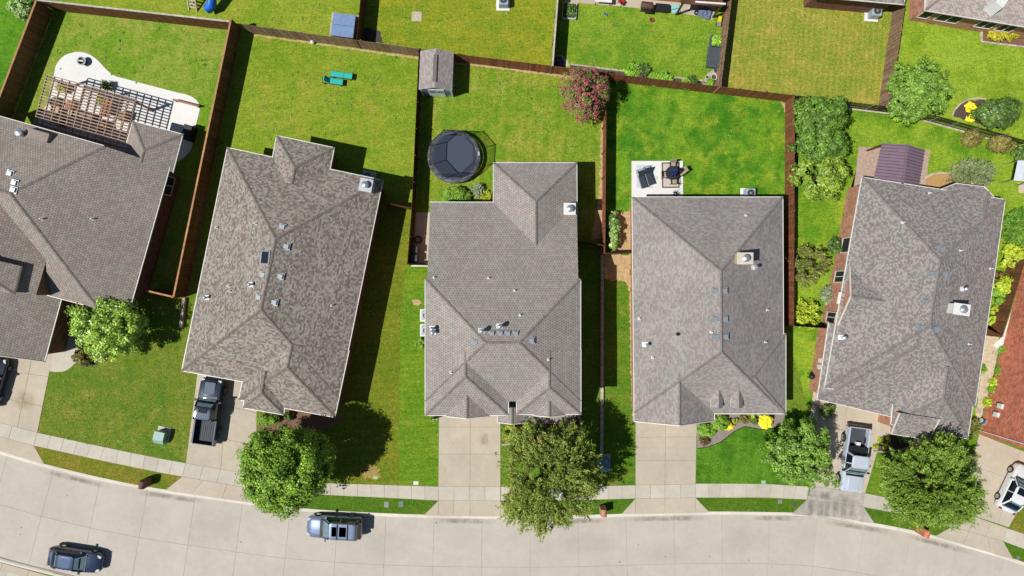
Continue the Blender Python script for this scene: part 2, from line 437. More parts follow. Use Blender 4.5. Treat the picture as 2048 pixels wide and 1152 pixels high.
# kerb stones
kerb = thing('kerb', 'low rolled concrete kerb along the yard side of the street', 'kerb', (0, -20, 0)); kerb['kind'] = 'structure'
def kerb_run(P, N, parent, s=1, step=3):
    for i in range(0, len(P) - 1, step):
        mb = MB(); J = range(i, min(i + step, len(P) - 1) + 1); V = []; F = []
        prof = ((0.14, 0.028), (-0.02, 0.032), (-0.13, -0.02), (-0.19, ROAD_Z + 0.006), (-0.19, ROAD_Z - 0.05), (0.14, -0.1))
        for j in J:
            for d, z in prof: q = P[j] + N[j] * d * s; V.append((q.x, q.y, z))
        m = len(prof)
        for a in range(len(J) - 1):
            for b in range(m):
                F.append((a * m + b, a * m + (b + 1) % m, (a + 1) * m + (b + 1) % m, (a + 1) * m + b))
        mb.add(V, F); mb.build('kerb_stone', M['kerb'], parent)
kerb_run(KF, NF, kerb)
# far side of the street (bottom-left corner)
KS = off(KF, NF, -9.25); NS = [-n for n in NF]
kerb2 = thing('kerb', 'low concrete kerb on the far side of the street by the blue sedan', 'kerb', (0, -30, 0)); kerb2['kind'] = 'structure'
kerb_run(KS, NS, kerb2)
tag(sheet('terrain', [(p.x, p.y) for p in off(KS, NS, -0.02)][::-1] + [(-BIG * 0.5, -120), (BIG * 0.5, -120)], 0.0, M['turf'], thick=0.19), 'raised lots on the far side of the street', 'terrain')

# --- pavements
def walk(name, label, top, bot, step=1.19, mat=None):
    T = spline([Vector(W2(*p)) for p in top], step); n = len(T) - 1
    B = spline([Vector(W2(*p)) for p in bot], 0.3)
    B = [B[round(k * (len(B) - 1) / n)] for k in range(n + 1)]
    t = thing(name, label, 'sidewalk', (T[0].x, T[0].y, 0)); t['kind'] = 'structure'
    mb = MB()
    for i in range(n): mb.face([(B[i].x, B[i].y, 0.012), (B[i + 1].x, B[i + 1].y, 0.012), (T[i + 1].x, T[i + 1].y, 0.012), (T[i].x, T[i].y, 0.012)], 0, 0.5)
    mb.build('joint_bed', M['joint'], t)
    for i in range(n): slab(t, [B[i], B[i + 1], T[i + 1], T[i]], 0.005, 0.034, mat or M['walk'], 0.011)
    return t
walk('sidewalk', 'concrete sidewalk in front of the lawn with the green utility box', [(75, 865), (200, 892), (317, 916), (372, 926)], [(68, 891), (190, 918), (310, 943), (365, 953)])
walk('sidewalk', 'concrete sidewalk running past the big dark green tree', [(500, 948), (560, 957), (639, 965), (785, 970), (877, 973)], [(500, 976), (560, 983), (639, 989), (785, 996), (877, 1001)])
walk('sidewalk', 'concrete sidewalk under the feathery tree between the two middle driveways', [(1002, 973), (1100, 973), (1194, 972), (1271, 970)], [(1002, 1001), (1100, 1001), (1194, 999), (1271, 997)])
walk('sidewalk', 'concrete sidewalk before the lawn with yellow shrubs', [(1391, 967), (1470, 967), (1536, 968), (1571, 970), (1618, 973)], [(1391, 995), (1470, 995), (1536, 995), (1571, 997), (1614, 999)])
walk('sidewalk', 'concrete sidewalk beside the silver pickup running under the wide tree', [(1729, 986), (1799, 1000), (1860, 1014), (1915, 1028)], [(1726, 1014), (1796, 1027), (1850, 1040), (1903, 1054)])
walk('sidewalk', 'short concrete sidewalk at the corner by the white car', [(2014, 1056), (2048, 1068), (2130, 1098)], [(2006, 1082), (2048, 1098), (2130, 1128)])
walk('sidewalk', 'concrete sidewalk across the street by the sedan', [(-60, 1122), (40, 1150), (140, 1176)], [(-66, 1148), (34, 1176), (134, 1202)])

def drive(label, parts, mat=None, bed=None):
    p0 = W(*parts[0][0][0]); t = thing('driveway', label, 'driveway', (p0.x, p0.y, 0)); t['kind'] = 'structure'
    for quad, us, vs, *m in parts:
        P = [W2(*q) for q in quad]; mb = MB(); mb.prism(P, 0.003, 0.010 + random.random() * 0.002); mb.build('joint_bed', M['joint'], t)
        grid(t, quad, us, vs, m[0] if m else (mat or M['drive']), 0.006, 0.032)
    return t
H5_ = [0, 0.5, 1]
drive('wide concrete driveway of the leftmost house', [
    ([(-90, 690), (108, 700), (75, 865), (-125, 812)], [0, .48, .80, 1], [0, .32, .68, 1]),
    ([(-125, 812), (75, 865), (68, 891), (-133, 838)], [0, .25, .5, .75, 1], [0, 1], M['walk']),
    ([(-133, 838), (68, 891), (90, 929), (-150, 858)], [0, .3, .62, 1], [0, 1])])
drive('concrete driveway with the dark pickup parked on it', [
    ([(398, 725), (515, 760), (512, 950), (372, 926)], H5_, [0, .35, .69, 1]),
    ([(372, 926), (512, 950), (502, 977), (365, 953)], [0, .25, .5, .75, 1], [0, 1], M['walk']),
    ([(365, 953), (502, 977), (505, 1006), (330, 981)], [0, .3, .65, 1], [0, 1])])
drive('empty concrete driveway beside the feathery tree', [
    ([(878, 820), (1001, 820), (1001, 973), (877, 973)], [0, .51, 1], [0, .22, .575, 1]),
    ([(877, 973), (1001, 973), (1001, 1001), (877, 1001)], [0, .25, .5, .75, 1], [0, 1], M['walk']),
    ([(877, 1001), (1001, 1001), (1001, 1033), (877, 1032)], [0, .24, .51, 1], [0, 1]), ([(877, 1001), (877, 1032), (847, 1031), (862, 1016)], [0, 1], [0, 1]), ([(1001, 1001), (1006, 1016), (1012, 1033), (1001, 1033)], [0, 1], [0, 1])])
drive('empty concrete driveway leading to the garage gable', [
    ([(1271, 825), (1394, 825), (1391, 968), (1271, 970)], [0, .49, 1], [0, .34, .665, 1]),
    ([(1271, 970), (1391, 968), (1391, 995), (1271, 997)], [0, .25, .49, .75, 1], [0, 1], M['walk']),
    ([(1271, 997), (1391, 995), (1391, 1026), (1271, 1028)], [0, .49, 1], [0, 1]), ([(1271, 997), (1271, 1028), (1243, 1028), (1257, 1012)], [0, 1], [0, 1]), ([(1391, 995), (1405, 1010), (1420, 1025), (1391, 1026)], [0, 1], [0, 1])])
drive('concrete driveway with the silver pickup parked on it', [
    ([(1628, 770), (1782, 800), (1776, 872), (1618, 850)], [0, .45, 1], [0, 1]),
    ([(1618, 850), (1764, 871), (1730, 986), (1622, 972)], [0, .45, 1], [0, .45, 1]),
    ([(1622, 972), (1730, 986), (1727, 1013), (1614, 999)], [0, .3, .6, 1], [0, 1], M['apron_dirty']),
    ([(1614, 999), (1727, 1013), (1749, 1047), (1583, 1028)], [0, .22, .8, 1], [0, 1], M['apron_dirty'])])
drive('concrete driveway in front of the brick wall with the white car', [
    ([(1958, 868), (2130, 935), (2080, 1075), (1918, 1022)], [0, .48, 1], [0, .4, 1]),
    ([(1918, 1022), (2014, 1056), (2006, 1082), (1903, 1053)], [0, .33, .66, 1], [0, 1]),
    ([(1903, 1053), (2006, 1082), (2027, 1119), (1869, 1073)], [0, .35, .7, 1], [0, 1])])
drive('pale concrete driveway apron across the street by the sedan', [
    ([(-60, 1108), (105, 1153), (90, 1200), (-75, 1155)], [0, .4, .72, 1], [0, 1])])
# curved front walks
def flat(name, label, cat, px, z, mat, thick=0.03, kind='structure', smooth_step=0.4, closed=True):
    P = [Vector(W2(*p)) for p in px]
    if smooth_step: 
        P2 = spline(P + [P[0]], smooth_step)[:-1] if closed else spline(P, smooth_step)
    else: P2 = P
    return tag(sheet(name, [(p.x, p.y) for p in P2], z, mat, kind, thick), label, cat)
flat('path', 'curved concrete walk to the porch beside the leafy young tree', 'path', [(100, 742), (112, 744), (130, 742), (147, 730), (160, 710), (172, 640), (165, 600), (128, 590), (118, 660), (104, 715)], 0.028, M['walk'])
flat('path', 'concrete walk curving to the porch above the mulch bed', 'path', [(1735, 850), (1748, 871), (1765, 872), (1783, 868), (1795, 845), (1780, 815), (1745, 815)], 0.040, M['drive'])
flat('path', 'narrow beige concrete step beside the empty driveway', 'path', [(1000, 846), (1010, 846), (1010, 830), (1000, 830)], 0.045, M['drive'], smooth_step=0)

# --- lawns
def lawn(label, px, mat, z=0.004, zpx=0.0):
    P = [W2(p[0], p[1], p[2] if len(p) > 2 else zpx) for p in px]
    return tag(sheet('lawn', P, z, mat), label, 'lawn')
F = 1.9
def gm(n, a, b, d, amt, seed, stripe=None, coarse=0.22, tuft=1.0):
    k = lambda q: C(q[0] * .935, q[1] * .962, q[2] * .86)
    return grass_mat(n, k(a), k(b), k(d), amt + .03, seed, stripe, coarse, tuft)
R = math.radians
lawn('vivid green lawn outside the leftmost plank fence', [(-300, -200), (74, 0, F), (-60, 355, F), (-300, 500)], gm('grass_vivid_edge', (84, 140, 36), (112, 158, 44), (160, 170, 70), .3, 1))
lawn('patchy green lawn round the pergola patio', [(74, 2, F), (462, 42, F), (348, 594, F), (180, 620), (-100, 420), (-60, 355, F)], gm('grass_pergola_yard', (124, 160, 48), (158, 170, 76), (176, 168, 90), .55, 2, (R(12), 1.0, .03)))
lawn('olive green back lawn with two turquoise loungers', [(462, 42, F), (838, 97, F), (822, 415, F), (700, 420), (420, 560), (348, 594, F)], gm('grass_lounger_yard', (130, 158, 44), (156, 168, 60), (174, 162, 78), .5, 3, (R(80), 1.1, .03)))
lawn('green back lawn with the trampoline and the shed', [(838, 97, F), (1213, 145, F), (1211, 490, F), (1100, 500), (815, 528, F)], gm('grass_trampoline_yard', (120, 156, 44), (154, 164, 62), (190, 178, 98), .52, 4, (R(5), .9, .05)))
lawn('lush bright green back lawn behind the patio with dark recliners', [(1213, 145, F), (1590, 190, F), (1588, 650, F), (1211, 507, F)], gm('grass_lush_yard', (76, 134, 34), (124, 164, 46), (176, 182, 62), .58, 5, (R(8), 1.3, .05), .26, .8))
lawn('bright green lawn behind the house with the purple metal patio roof', [(1590, 190, F), (1800, 215, F), (1880, 233, F), (2060, 282, F), (2200, 330), (2200, 700), (1960, 860), (1620, 830), (1588, 650, F)], gm('grass_garden_yard', (108, 152, 40), (156, 182, 58), (172, 176, 76), .48, 6, None, .18))
lawn('yellow green lawn beyond the fence round the playset', [(74, 0, F), (75, -200), (724, -200), (714, 79, F), (483, 47, F), (462, 42, F)], gm('grass_playset_yard', (138, 162, 48), (162, 172, 62), (182, 172, 86), .5, 7))
lawn('yellow green lawn with a small square concrete pad', [(714, 79, F), (724, -200), (1118, -200), (1106, 133, F), (838, 97, F)], gm('grass_pad_yard', (132, 154, 44), (162, 162, 50), (180, 176, 60), .5, 8))
lawn('green lawn edged by planters and toys', [(1106, 133, F), (1118, -200), (1480, -200), (1443, 173, F), (1213, 145, F)], gm('grass_planter_yard', (114, 154, 46), (150, 174, 58), (178, 170, 80), .5, 9))
lawn('dry straw coloured lawn with the air conditioner', [(1443, 173, F), (1480, -200), (1850, -200), (1784, 212, F), (1590, 190, F)], gm('grass_straw_yard', (148, 160, 64), (170, 166, 74), (200, 174, 100), .62, 10, (R(4), .5, .06)))
lawn('bright lime green lawn of the top corner lot', [(1784, 212, F), (1850, -200), (2250, -200), (2250, 345, F), (2060, 282, F), (1880, 233, F)], gm('grass_lime_yard', (138, 166, 48), (164, 188, 64), (190, 188, 80), .45, 11))
lawn('front lawn with the green utility box', [(106, 738), (200, 690), (290, 590), (372, 594), (420, 720), (395, 760), (372, 926), (75, 865)], gm('grass_front_left', (104, 134, 44), (132, 140, 56), (170, 158, 84), .5, 12, (R(-8), .9, .03)), 0.007)
lawn('olive front and side lawn around the big dark green tree', [(512, 800), (700, 700), (765, 405, F), (822, 415, F), (815, 528, F), (800, 620), (797, 972), (500, 948)], gm('grass_front_olive', (116, 134, 40), (136, 140, 46), (160, 146, 66), .5, 13, (R(85), .8, .05)), 0.007)
lawn('green front lawn left of the empty driveway', [(797, 972), (799, 930), (796, 880), (800, 830), (797, 780), (801, 720), (799, 670), (803, 620), (812, 530), (860, 530), (880, 800), (877, 973)], gm('grass_front_green', (106, 146, 38), (130, 156, 48), (164, 158, 66), .4, 14, (R(88), .6, .06)), 0.0085)
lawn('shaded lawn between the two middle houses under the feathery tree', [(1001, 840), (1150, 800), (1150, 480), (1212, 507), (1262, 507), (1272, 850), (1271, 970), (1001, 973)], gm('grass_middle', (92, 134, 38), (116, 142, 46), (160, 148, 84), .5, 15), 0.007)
lawn('deep green front lawn with the yellow shrubs', [(1391, 840), (1640, 820), (1618, 973), (1391, 967)], gm('grass_front_deep', (76, 126, 34), (104, 148, 44), (172, 168, 66), .45, 16, (R(8), .9, .05)), 0.007)
lawn('front lawn between the silver pickup and the wide tree', [(1764, 871), (1960, 860), (1918, 1025), (1860, 1014), (1730, 986)], gm('grass_front_pickup', (104, 144, 40), (128, 150, 52), (176, 160, 90), .5, 17), 0.007)
vg = gm('grass_verge', (84, 122, 34), (102, 132, 40), (140, 140, 60), .42, 18)
vd = gm('grass_verge_dry', (120, 132, 44), (144, 136, 54), (170, 140, 74), .6, 19)
lawn('dry grass verge with the leaning brick mailbox', [(68, 891), (190, 918), (310, 943), (365, 953), (330, 981), (220, 962), (90, 930)], vd, 0.008)
lawn('narrow green verge with two meter lids beneath the big tree', [(500, 976), (560, 983), (639, 989), (785, 996), (877, 1001), (847, 1031), (740, 1027), (612, 1019), (503, 1006)], vg, 0.008)
lawn('grass verge under the feathery tree with a brick mailbox', [(1002, 1001), (1194, 999), (1271, 997), (1243, 1028), (1154, 1032), (1010, 1033)], vg, 0.008)
lawn('trim green verge between two driveways', [(1391, 995), (1614, 999), (1583, 1027), (1420, 1025)], vg, 0.008)
lawn('green verge beneath the wide tree with a reddish mailbox', [(1726, 1014), (1796, 1027), (1850, 1040), (1903, 1053), (1869, 1073), (1836, 1065), (1749, 1048)], vg, 0.008)
lawn('small corner verge by the white car', [(2006, 1082), (2048, 1098), (2130, 1128), (2140, 1160), (2027, 1119)], vg, 0.008)
lawn('lawn scrap next to the white car', [(2016, 1056), (2056, 985), (2130, 1000), (2130, 1098), (2048, 1068)], vd, 0.036)
lawn('strip of lawn across the street by the sedan', [(105, 1145), (220, 1172), (215, 1230), (95, 1200)], vg, 0.008)

# --- soil, gravel, mulch patches (their own ragged outlines)
def patch(name, label, px, z, mat, kind='stuff', jit=0.06, zpx=0.0, step=0.16):
    P = [Vector(W2(p[0], p[1], p[2] if len(p) > 2 else zpx)) for p in px]
    Q = []
    for i in range(len(P)):
        a, b = P[i], P[(i + 1) % len(P)]; n = max(1, int((b - a).length / step))
        for k in range(n):
            q = a.lerp(b, k / n); Q.append((q.x + random.uniform(-jit, jit), q.y + random.uniform(-jit, jit)))
    return tag(sheet(name, Q, z, mat, kind), label, name.replace('_', ' ').split()[-1])
random.seed(5)
patch('bare_soil', 'thin strip of bare soil along the back fence of the trampoline yard', [(838, 98, F), (1213, 145.5, F), (1212, 151, F), (1090, 134, F), (845, 103, F)], 0.010, M['soil'], jit=.08)
patch('bare_soil', 'thin strip of bare soil along the back fence of the lounger yard', [(486, 50, F), (838, 99, F), (836, 103, F), (600, 69, F), (490, 54, F)], 0.010, M['soil'], jit=.06)
patch('bare_soil', 'pale soil strip along the red fence beside the trampoline yard', [(1202, 240), (1209, 240), (1209, 470), (1200, 478), (1182, 480), (1196, 400), (1201, 320)], 0.011, M['soil'], jit=.1)
patch('bare_soil', 'bare tan dirt beside the climbing plant at the narrow gate', [(1232, 425), (1262, 420), (1262, 506), (1212, 506), (1212, 500)], 0.011, M['soil'], jit=.12)
patch('gravel', 'tan gravel beyond the narrow gate between the middle houses', [(1208, 508), (1262, 508), (1262, 590), (1250, 560), (1208, 558)], 0.012, M['soil'], jit=.15)
patch('bare_soil', 'sandy strip along the wall of the grey roofed house', [(1258, 590), (1268, 560), (1272, 840), (1266, 840), (1262, 760)], 0.012, M['soil'], jit=.1)
patch('bare_soil', 'small round bare spot on the side lawn', [(826, 601), (834, 597), (842, 602), (845, 608), (834, 611), (828, 608)], 0.012, M['soil'], jit=.08)
patch('bare_soil', 'dry ring of bare turf beside the big tree shadow', [(722, 945), (735, 932), (750, 930), (758, 942), (760, 955), (745, 958), (725, 956)], 0.012, simple('dry_thatch', C(168, 142, 84), 0.95, .22, 7), jit=.2)
patch('bare_soil', 'pale soil along the red fence of the lush yard', [(1562, 201), (1575, 205), (1576, 300), (1575, 420), (1572, 300), (1569, 225)], 0.010, M['soil'], jit=.12)
patch('bare_soil', 'tan dirt at the corner of the straw coloured lawn', [(1765, 190), (1780, 160), (1783, 205), (1760, 206)], 0.011, M['soil'], jit=.15)
patch('mulch', 'brown mulch bed below the roof edge of the second house', [(570, 812), (668, 828), (690, 838), (650, 858), (600, 866), (560, 868), (520, 862), (516, 845)], 0.013, simple('brown_mulch', C(128, 98, 78), .95, .3, 20, bump=.7))
patch('mulch', 'dark mulch bed with small yellow plants beside the silver pickup', [(1750, 872), (1800, 862), (1900, 872), (1880, 900), (1820, 896), (1770, 902), (1746, 902)], 0.013, M['mulch'])
patch('gravel', 'curved grey gravel bed with clipped shrubs and yellow bushes', [(1394, 848), (1430, 828), (1572, 824), (1565, 846), (1545, 856), (1520, 858), (1490, 852), (1468, 862), (1440, 884), (1415, 893), (1394, 896)], 0.013, M['gravel'], jit=.03)
patch('mulch', 'planting bed under the feathery tree by the porch', [(1010, 846), (1160, 832), (1162, 880), (1090, 900), (1060, 870), (1030, 888), (1003, 890)], 0.013, simple('red_mulch', C(122, 92, 72), .95, .3, 20, bump=.6))
patch('mulch', 'round planting bed of the young leafy tree', [(150, 718), (165, 690), (190, 690), (214, 700), (206, 722), (185, 733), (160, 732)], 0.013, M['mulch'])
patch('mulch', 'island bed with yellow shrubs behind the black fence', [(1903, 232), (1912, 212), (1935, 201), (1968, 200), (2000, 230), (2010, 258), (1965, 250)], 0.013, M['mulch'])
patch('bare_soil', 'tan planting bed beside the purple metal patio roof', [(1842, 365), (1850, 355), (1878, 347), (1905, 345), (1912, 372), (1890, 380), (1842, 372)], 0.013, simple('tan_mulch', C(190, 152, 98), .95, .2, 12))
patch('mulch', 'garden bed by the wall of the top corner house', [(1965, 54), (2050, 68), (2050, 92), (1964, 84)], 0.013, simple('bark_mulch', C(130, 96, 78), .95, .25, 20))
patch('gravel', 'black gravel patch at the fence corner of the square pad lawn', [(717, 60), (735, 55), (760, 62), (766, 86), (716, 80)], 0.013, simple('black_gravel', C(74, 68, 66), .9, .5, 20, bump=.8))
patch('bare_soil', 'dry border between the last two houses', [(1975, 640), (2000, 665), (1985, 760), (1965, 850), (1950, 850), (1966, 700)], 0.011, simple('sand', C(206, 190, 160), .95, .14, 4))
patch('bare_soil', 'weedy strip at the foot of the tall brick wall', [(2004, 690), (2016, 700), (1965, 862), (1958, 850), (1975, 790)], 0.012, simple('weedy_dirt', C(128, 116, 78), .95, .3, 9))
patch('bare_soil', 'dark shaded dirt strip along the tall plank fence', [(424, 300), (432, 300), (374, 600), (366, 660), (358, 660), (370, 560)], 0.011, simple('dirt_brown', C(150, 120, 90), .95, .2, 6))
patch('bare_soil', 'dry border under the red brick side wall', [(1690, 430), (1697, 432), (1640, 800), (1630, 800)], 0.011, simple('tan_border', C(196, 172, 136), .95, .15, 5))

# --- stains with soft outlines lying on the concrete
def stain(label, px, z, c, amt, scale=2.0, zp=0.0):
    """px: four corners; UV fades the mark out towards its edges"""
    P = [W(q[0], q[1], zp) for q in px]; mb = MB(); n = 10; V = []; Fs = []; UV = []
    for j in range(n + 1):
        for i in range(n + 1):
            q = P[0].lerp(P[1], i / n).lerp(P[3].lerp(P[2], i / n), j / n); V.append((q.x, q.y, z))
    for j in range(n):
        for i in range(n):
            Fs.append((j * (n + 1) + i, j * (n + 1) + i + 1, (j + 1) * (n + 1) + i + 1, (j + 1) * (n + 1) + i)); UV.append([(a / n, b_ / n) for a, b_ in ((i, j), (i + 1, j), (i + 1, j + 1), (i, j + 1))])
    mb.add(V, [f[::-1] for f in Fs], 0, .5, [u[::-1] for u in UV])
    t = NT('stain'); sp = t.n('SeparateXYZ'); t.set(sp.inputs[0], t.n('UVMap').outputs[0])
    f = lambda s_: t.ramp(t.math('ABSOLUTE', t.math('SUBTRACT', s_, .5)), .12, .5, 1, 0)
    al = t.math('MULTIPLY', t.math('MULTIPLY', f(sp.outputs[0]), f(sp.outputs[1])), t.ramp(t.noise(scale, 4, None, .65), .35, .65, .1, amt))
    t.done(C(*c), .9, .1, alpha=al)
    tag(mb.build('stain', t.m), label, 'stain', kind='stuff')
stain('brown oil stain on the empty driveway', [(958, 862), (980, 862), (980, 894), (958, 894)], .037, (150, 128, 94), .35, 1.6)
stain('faint brown stain on the leftmost driveway', [(30, 770), (80, 785), (70, 830), (20, 815)], .037, (176, 150, 110), .4)
for i, (a, b_) in enumerate((((490, 1008), (620, 1024)), ((850, 1035), (1010, 1038)), ((1100, 1037), (1220, 1036)), ((1240, 1033), (1430, 1030)), ((1500, 1030), (1600, 1032)), ((1640, 1036), (1800, 1062)), ((1800, 1062), (1960, 1104)), ((60, 930), (230, 972)), ((250, 975), (420, 1000)))):
    stain('grimy streak along the kerb ' + ('below the big dark tree', 'below the driveway with the oil stain', 'by the feathery tree mailbox', 'below the garage gable driveway', 'below the trim verge', 'below the stained apron', 'below the wide tree', 'by the leftmost driveway', 'by the dry verge mailbox')[i], [(a[0], a[1]), (b_[0], b_[1]), (b_[0], b_[1] + 13), (a[0], a[1] + 13)], ROAD_Z + .006, (128, 120, 110), .38, 1.6)
for i, x in enumerate((1622, 1642, 1655, 1672, 1688, 1706)):
    stain(('first', 'second', 'third', 'fourth', 'fifth', 'last')[i] + ' dark streak down the stained apron', [(x - 7, 994), (x + 7, 996), (x + 6, 1044), (x - 11, 1040)], .038, (126, 120, 113), .38, .9)
for i, q in enumerate(((1625, 985), (1650, 989), (1690, 995))):
    stain(('left', 'middle', 'far')[i] + ' dark patch on the crossing before the stained apron', [(q[0] - 14, q[1] - 10), (q[0] + 14, q[1] - 8), (q[0] + 12, q[1] + 12), (q[0] - 14, q[1] + 10)], .038, (122, 117, 111), .4, 1.2)
for i, (x, y, w_, h_) in enumerate(((740, 1085, 60, 30), (1180, 1090, 70, 26), (420, 1060, 60, 40), (1500, 1080, 60, 30), (1900, 920, 40, 24), (1320, 1110, 80, 24), (300, 1030, 50, 30))):
    stain(('pale worn patch of street just beyond the dark sport utility car', 'pale worn patch of street below the feathery tree', 'pale worn patch of street below the pickup driveway', 'pale worn patch of street below the trim verge', 'dark tyre mark on the driveway before the brick wall', 'long pale patch of street below the garage gable driveway', 'pale worn patch of street below the dry verge mailbox')[i], [(x - w_, y - h_), (x + w_, y - h_), (x + w_, y + h_), (x - w_, y + h_)], (.037 if y == 920 else ROAD_Z + .007), (222, 216, 206) if y != 920 else (120, 112, 100), .4, .8)

rr = random.Random(8); mb = MB()
for k in range(46):
    i = rr.randrange(6, len(KF) - 6); q = KF[i] - NF[i] * rr.uniform(.6, 8.6); r_ = rr.choice((.02, .03, .04, .06))
    mb.lathe((q.x + rr.uniform(-.4, .4), q.y, ROAD_Z + .003), [(r_ * rr.uniform(.7, 1.2), .002), (.004, .004)], 7)
tag(mb.build('oil_drips', simple('oil_drip', C(92, 86, 78), .8, .1, 8)), 'scattered small dark oil drips on the street', 'drips', kind='stuff')

# ================================================================ houses
class House:
    def __init__(s, label, px, shingle, cap, brick, gable=None):
        p = W(*px); s.t = thing('house', label, 'house', (p.x, p.y, 0)); s.sh = shingle; s.cap = cap; s.brick = brick; s.gable = gable or brick
        s.blocks = []; s.n = 0
    def roofz(s, x, y):
        best = 0.0
        for planes, clip in s.blocks:
            if all((x - a[0]) * n[0] + (y - a[1]) * n[1] >= -1e-6 for a, n in clip):
                z = min(z0 + p * ((x - a[0]) * n[0] + (y - a[1]) * n[1]) for a, n, p, z0 in planes)
                best = max(best, z)
        return best
    def at(s, px, py):
        z = 4.0
        for k in range(12):
            p = W(px, py, z); z2 = s.roofz(p.x, p.y)
            z = z2 if z2 else z
        p = W(px, py, z); return p
    def block(s, verts, edges, ze=None, drop=0.2, overhang=0.38, wall=True, gutters=True, caps=True, wall_mat=None, extra=()):
        """verts (px,py,z); edges[i] for edge i->i+1: pitch (sloped eave), 'g' gable, 'n' hidden; or (pitch, eave_z)"""
        n_ = s.n; s.n += 1; jz = 0.003 * n_
        P = [Vector(W2(*v)) for v in verts]; m = len(P)
        area = sum(P[i].x * P[(i + 1) % m].y - P[(i + 1) % m].x * P[i].y for i in range(m))
        if area < 0:
            P = P[::-1]; verts = verts[::-1]; edges = [edges[(m - 2 - i) % m] for i in range(m)]
        zb = min(v[2] for v in verts) - drop + jz
        planes = []; clip = []
        for i in range(m):
            a, b = P[i], P[(i + 1) % m]; d = (b - a).normalized(); nrm = Vector((-d.y, d.x))
            clip.append((a, nrm)); e = edges[i]
            if isinstance(e, str): continue
            p, ez = e if isinstance(e, tuple) else (e, (verts[i][2] + verts[(i + 1) % m][2]) / 2)
            planes.append((a, nrm, p, ez + jz))
        for (x0, y0, z0), (x1, y1, z1), p in extra:      # roof planes whose eave is not an edge of this piece
            a, b = Vector(W2(x0, y0, z0)), Vector(W2(x1, y1, z1)); d = (b - a).normalized(); nrm = Vector((-d.y, d.x))
            if nrm.dot(sum(P, Vector((0, 0))) / m - a) < 0: nrm = -nrm
            planes.append((a, nrm, p, z0 + jz))
        s.blocks.append((planes, clip))
        bm = bmesh.new(); xs = [p.x for p in P]; ys = [p.y for p in P]
        bmesh.ops.create_cube(bm, size=1)
        for v in bm.verts:
            v.co = Vector(((min(xs) - 1) if v.co.x < 0 else (max(xs) + 1), (min(ys) - 1) if v.co.y < 0 else (max(ys) + 1), zb if v.co.z < 0 else 20))
        def cut(co, no):
            r = bmesh.ops.bisect_plane(bm, geom=bm.verts[:] + bm.edges[:] + bm.faces[:], plane_co=co, plane_no=no, clear_outer=True, dist=1e-5)
            ed = [g for g in r['geom_cut'] if isinstance(g, bmesh.types.BMEdge)]
            if len(ed) > 2: bmesh.ops.contextual_create(bm, geom=ed)
        for a, nrm in clip: cut((a.x, a.y, 0), (-nrm.x, -nrm.y, 0))
        for a, nrm, p, z0 in planes: cut((a.x, a.y, z0), Vector((-p * nrm.x, -p * nrm.y, 1)).normalized())
        bmesh.ops.recalc_face_normals(bm, faces=bm.faces[:])
        mb = MB(); hips = []
        for f in bm.faces:
            nrm = f.normal; pts = [l.vert.co.copy() for l in f.loops]
            if nrm.z > 0.2:
                u = Vector((-nrm.y, nrm.x, 0)); u = u.normalized() if u.length > 1e-4 else Vector((1, 0, 0)); v = nrm.cross(u)
                o = pts[0]; k = random.uniform(0, 5)
                zmin = min(pts, key=lambda q: q.z)
                mb.face(pts, 0, 0.5, [((q - zmin).dot(u) + k, (q - zmin).dot(v) + 0.01) for q in pts])
            elif nrm.z < -0.2: mb.face(pts, 2, 0.5, [(q.x, q.y) for q in pts])
            else:
                u = Vector((-nrm.y, nrm.x, 0)).normalized(); tall = max(q.z for q in pts) - min(q.z for q in pts) > 0.6
                mb.face(pts, 1 if tall else 2, 0.5, [(q.dot(u), q.z) for q in pts])
        for e in bm.edges:
            if len(e.link_faces) == 2 and all(f.normal.z > 0.2 for f in e.link_faces):
                hips.append([v.co.copy() for v in e.verts] + [f.normal.copy() for f in e.link_faces])
        bm.free()
        roof = mb.build('roof', [s.sh, s.gable, M['fascia']], s.t)
        if caps:
            cb = MB()
            for a, b, n1, n2 in hips:
                if a.z > b.z: a, b = b, a
                L = (b - a).length; d = (b - a).normalized(); k = max(1, int(L / 0.17))
                s1 = n1.cross(d).normalized(); s2 = n2.cross(d).normalized(); up = (n1 + n2).normalized()
                mid = (b + a) / 2
                if (s1.dot(n2)) > 0: s1 = -s1
                if (s2.dot(n1)) > 0: s2 = -s2
                for i in range(k):
                    q0 = a + d * (L * i / k); q1 = a + d * (L * (i + 1.25) / k); w = 0.12
                    lo, hi = 0.035, 0.010
                    V = [q0 + s1 * w + up * lo, q0 + up * (lo + .015), q0 + s2 * w + up * lo, q1 + s1 * w + up * hi, q1 + up * (hi + .015), q1 + s2 * w + up * hi,
                         q0 + s1 * w - up * .02, q0 - up * .005, q0 + s2 * w - up * .02]
                    cb.add(V, [(0, 1, 4, 3), (1, 2, 5, 4), (6, 7, 1, 0), (7, 8, 2, 1)])
            if cb.v: cb.build('ridge_cap', s.cap, roof, kind='stuff')
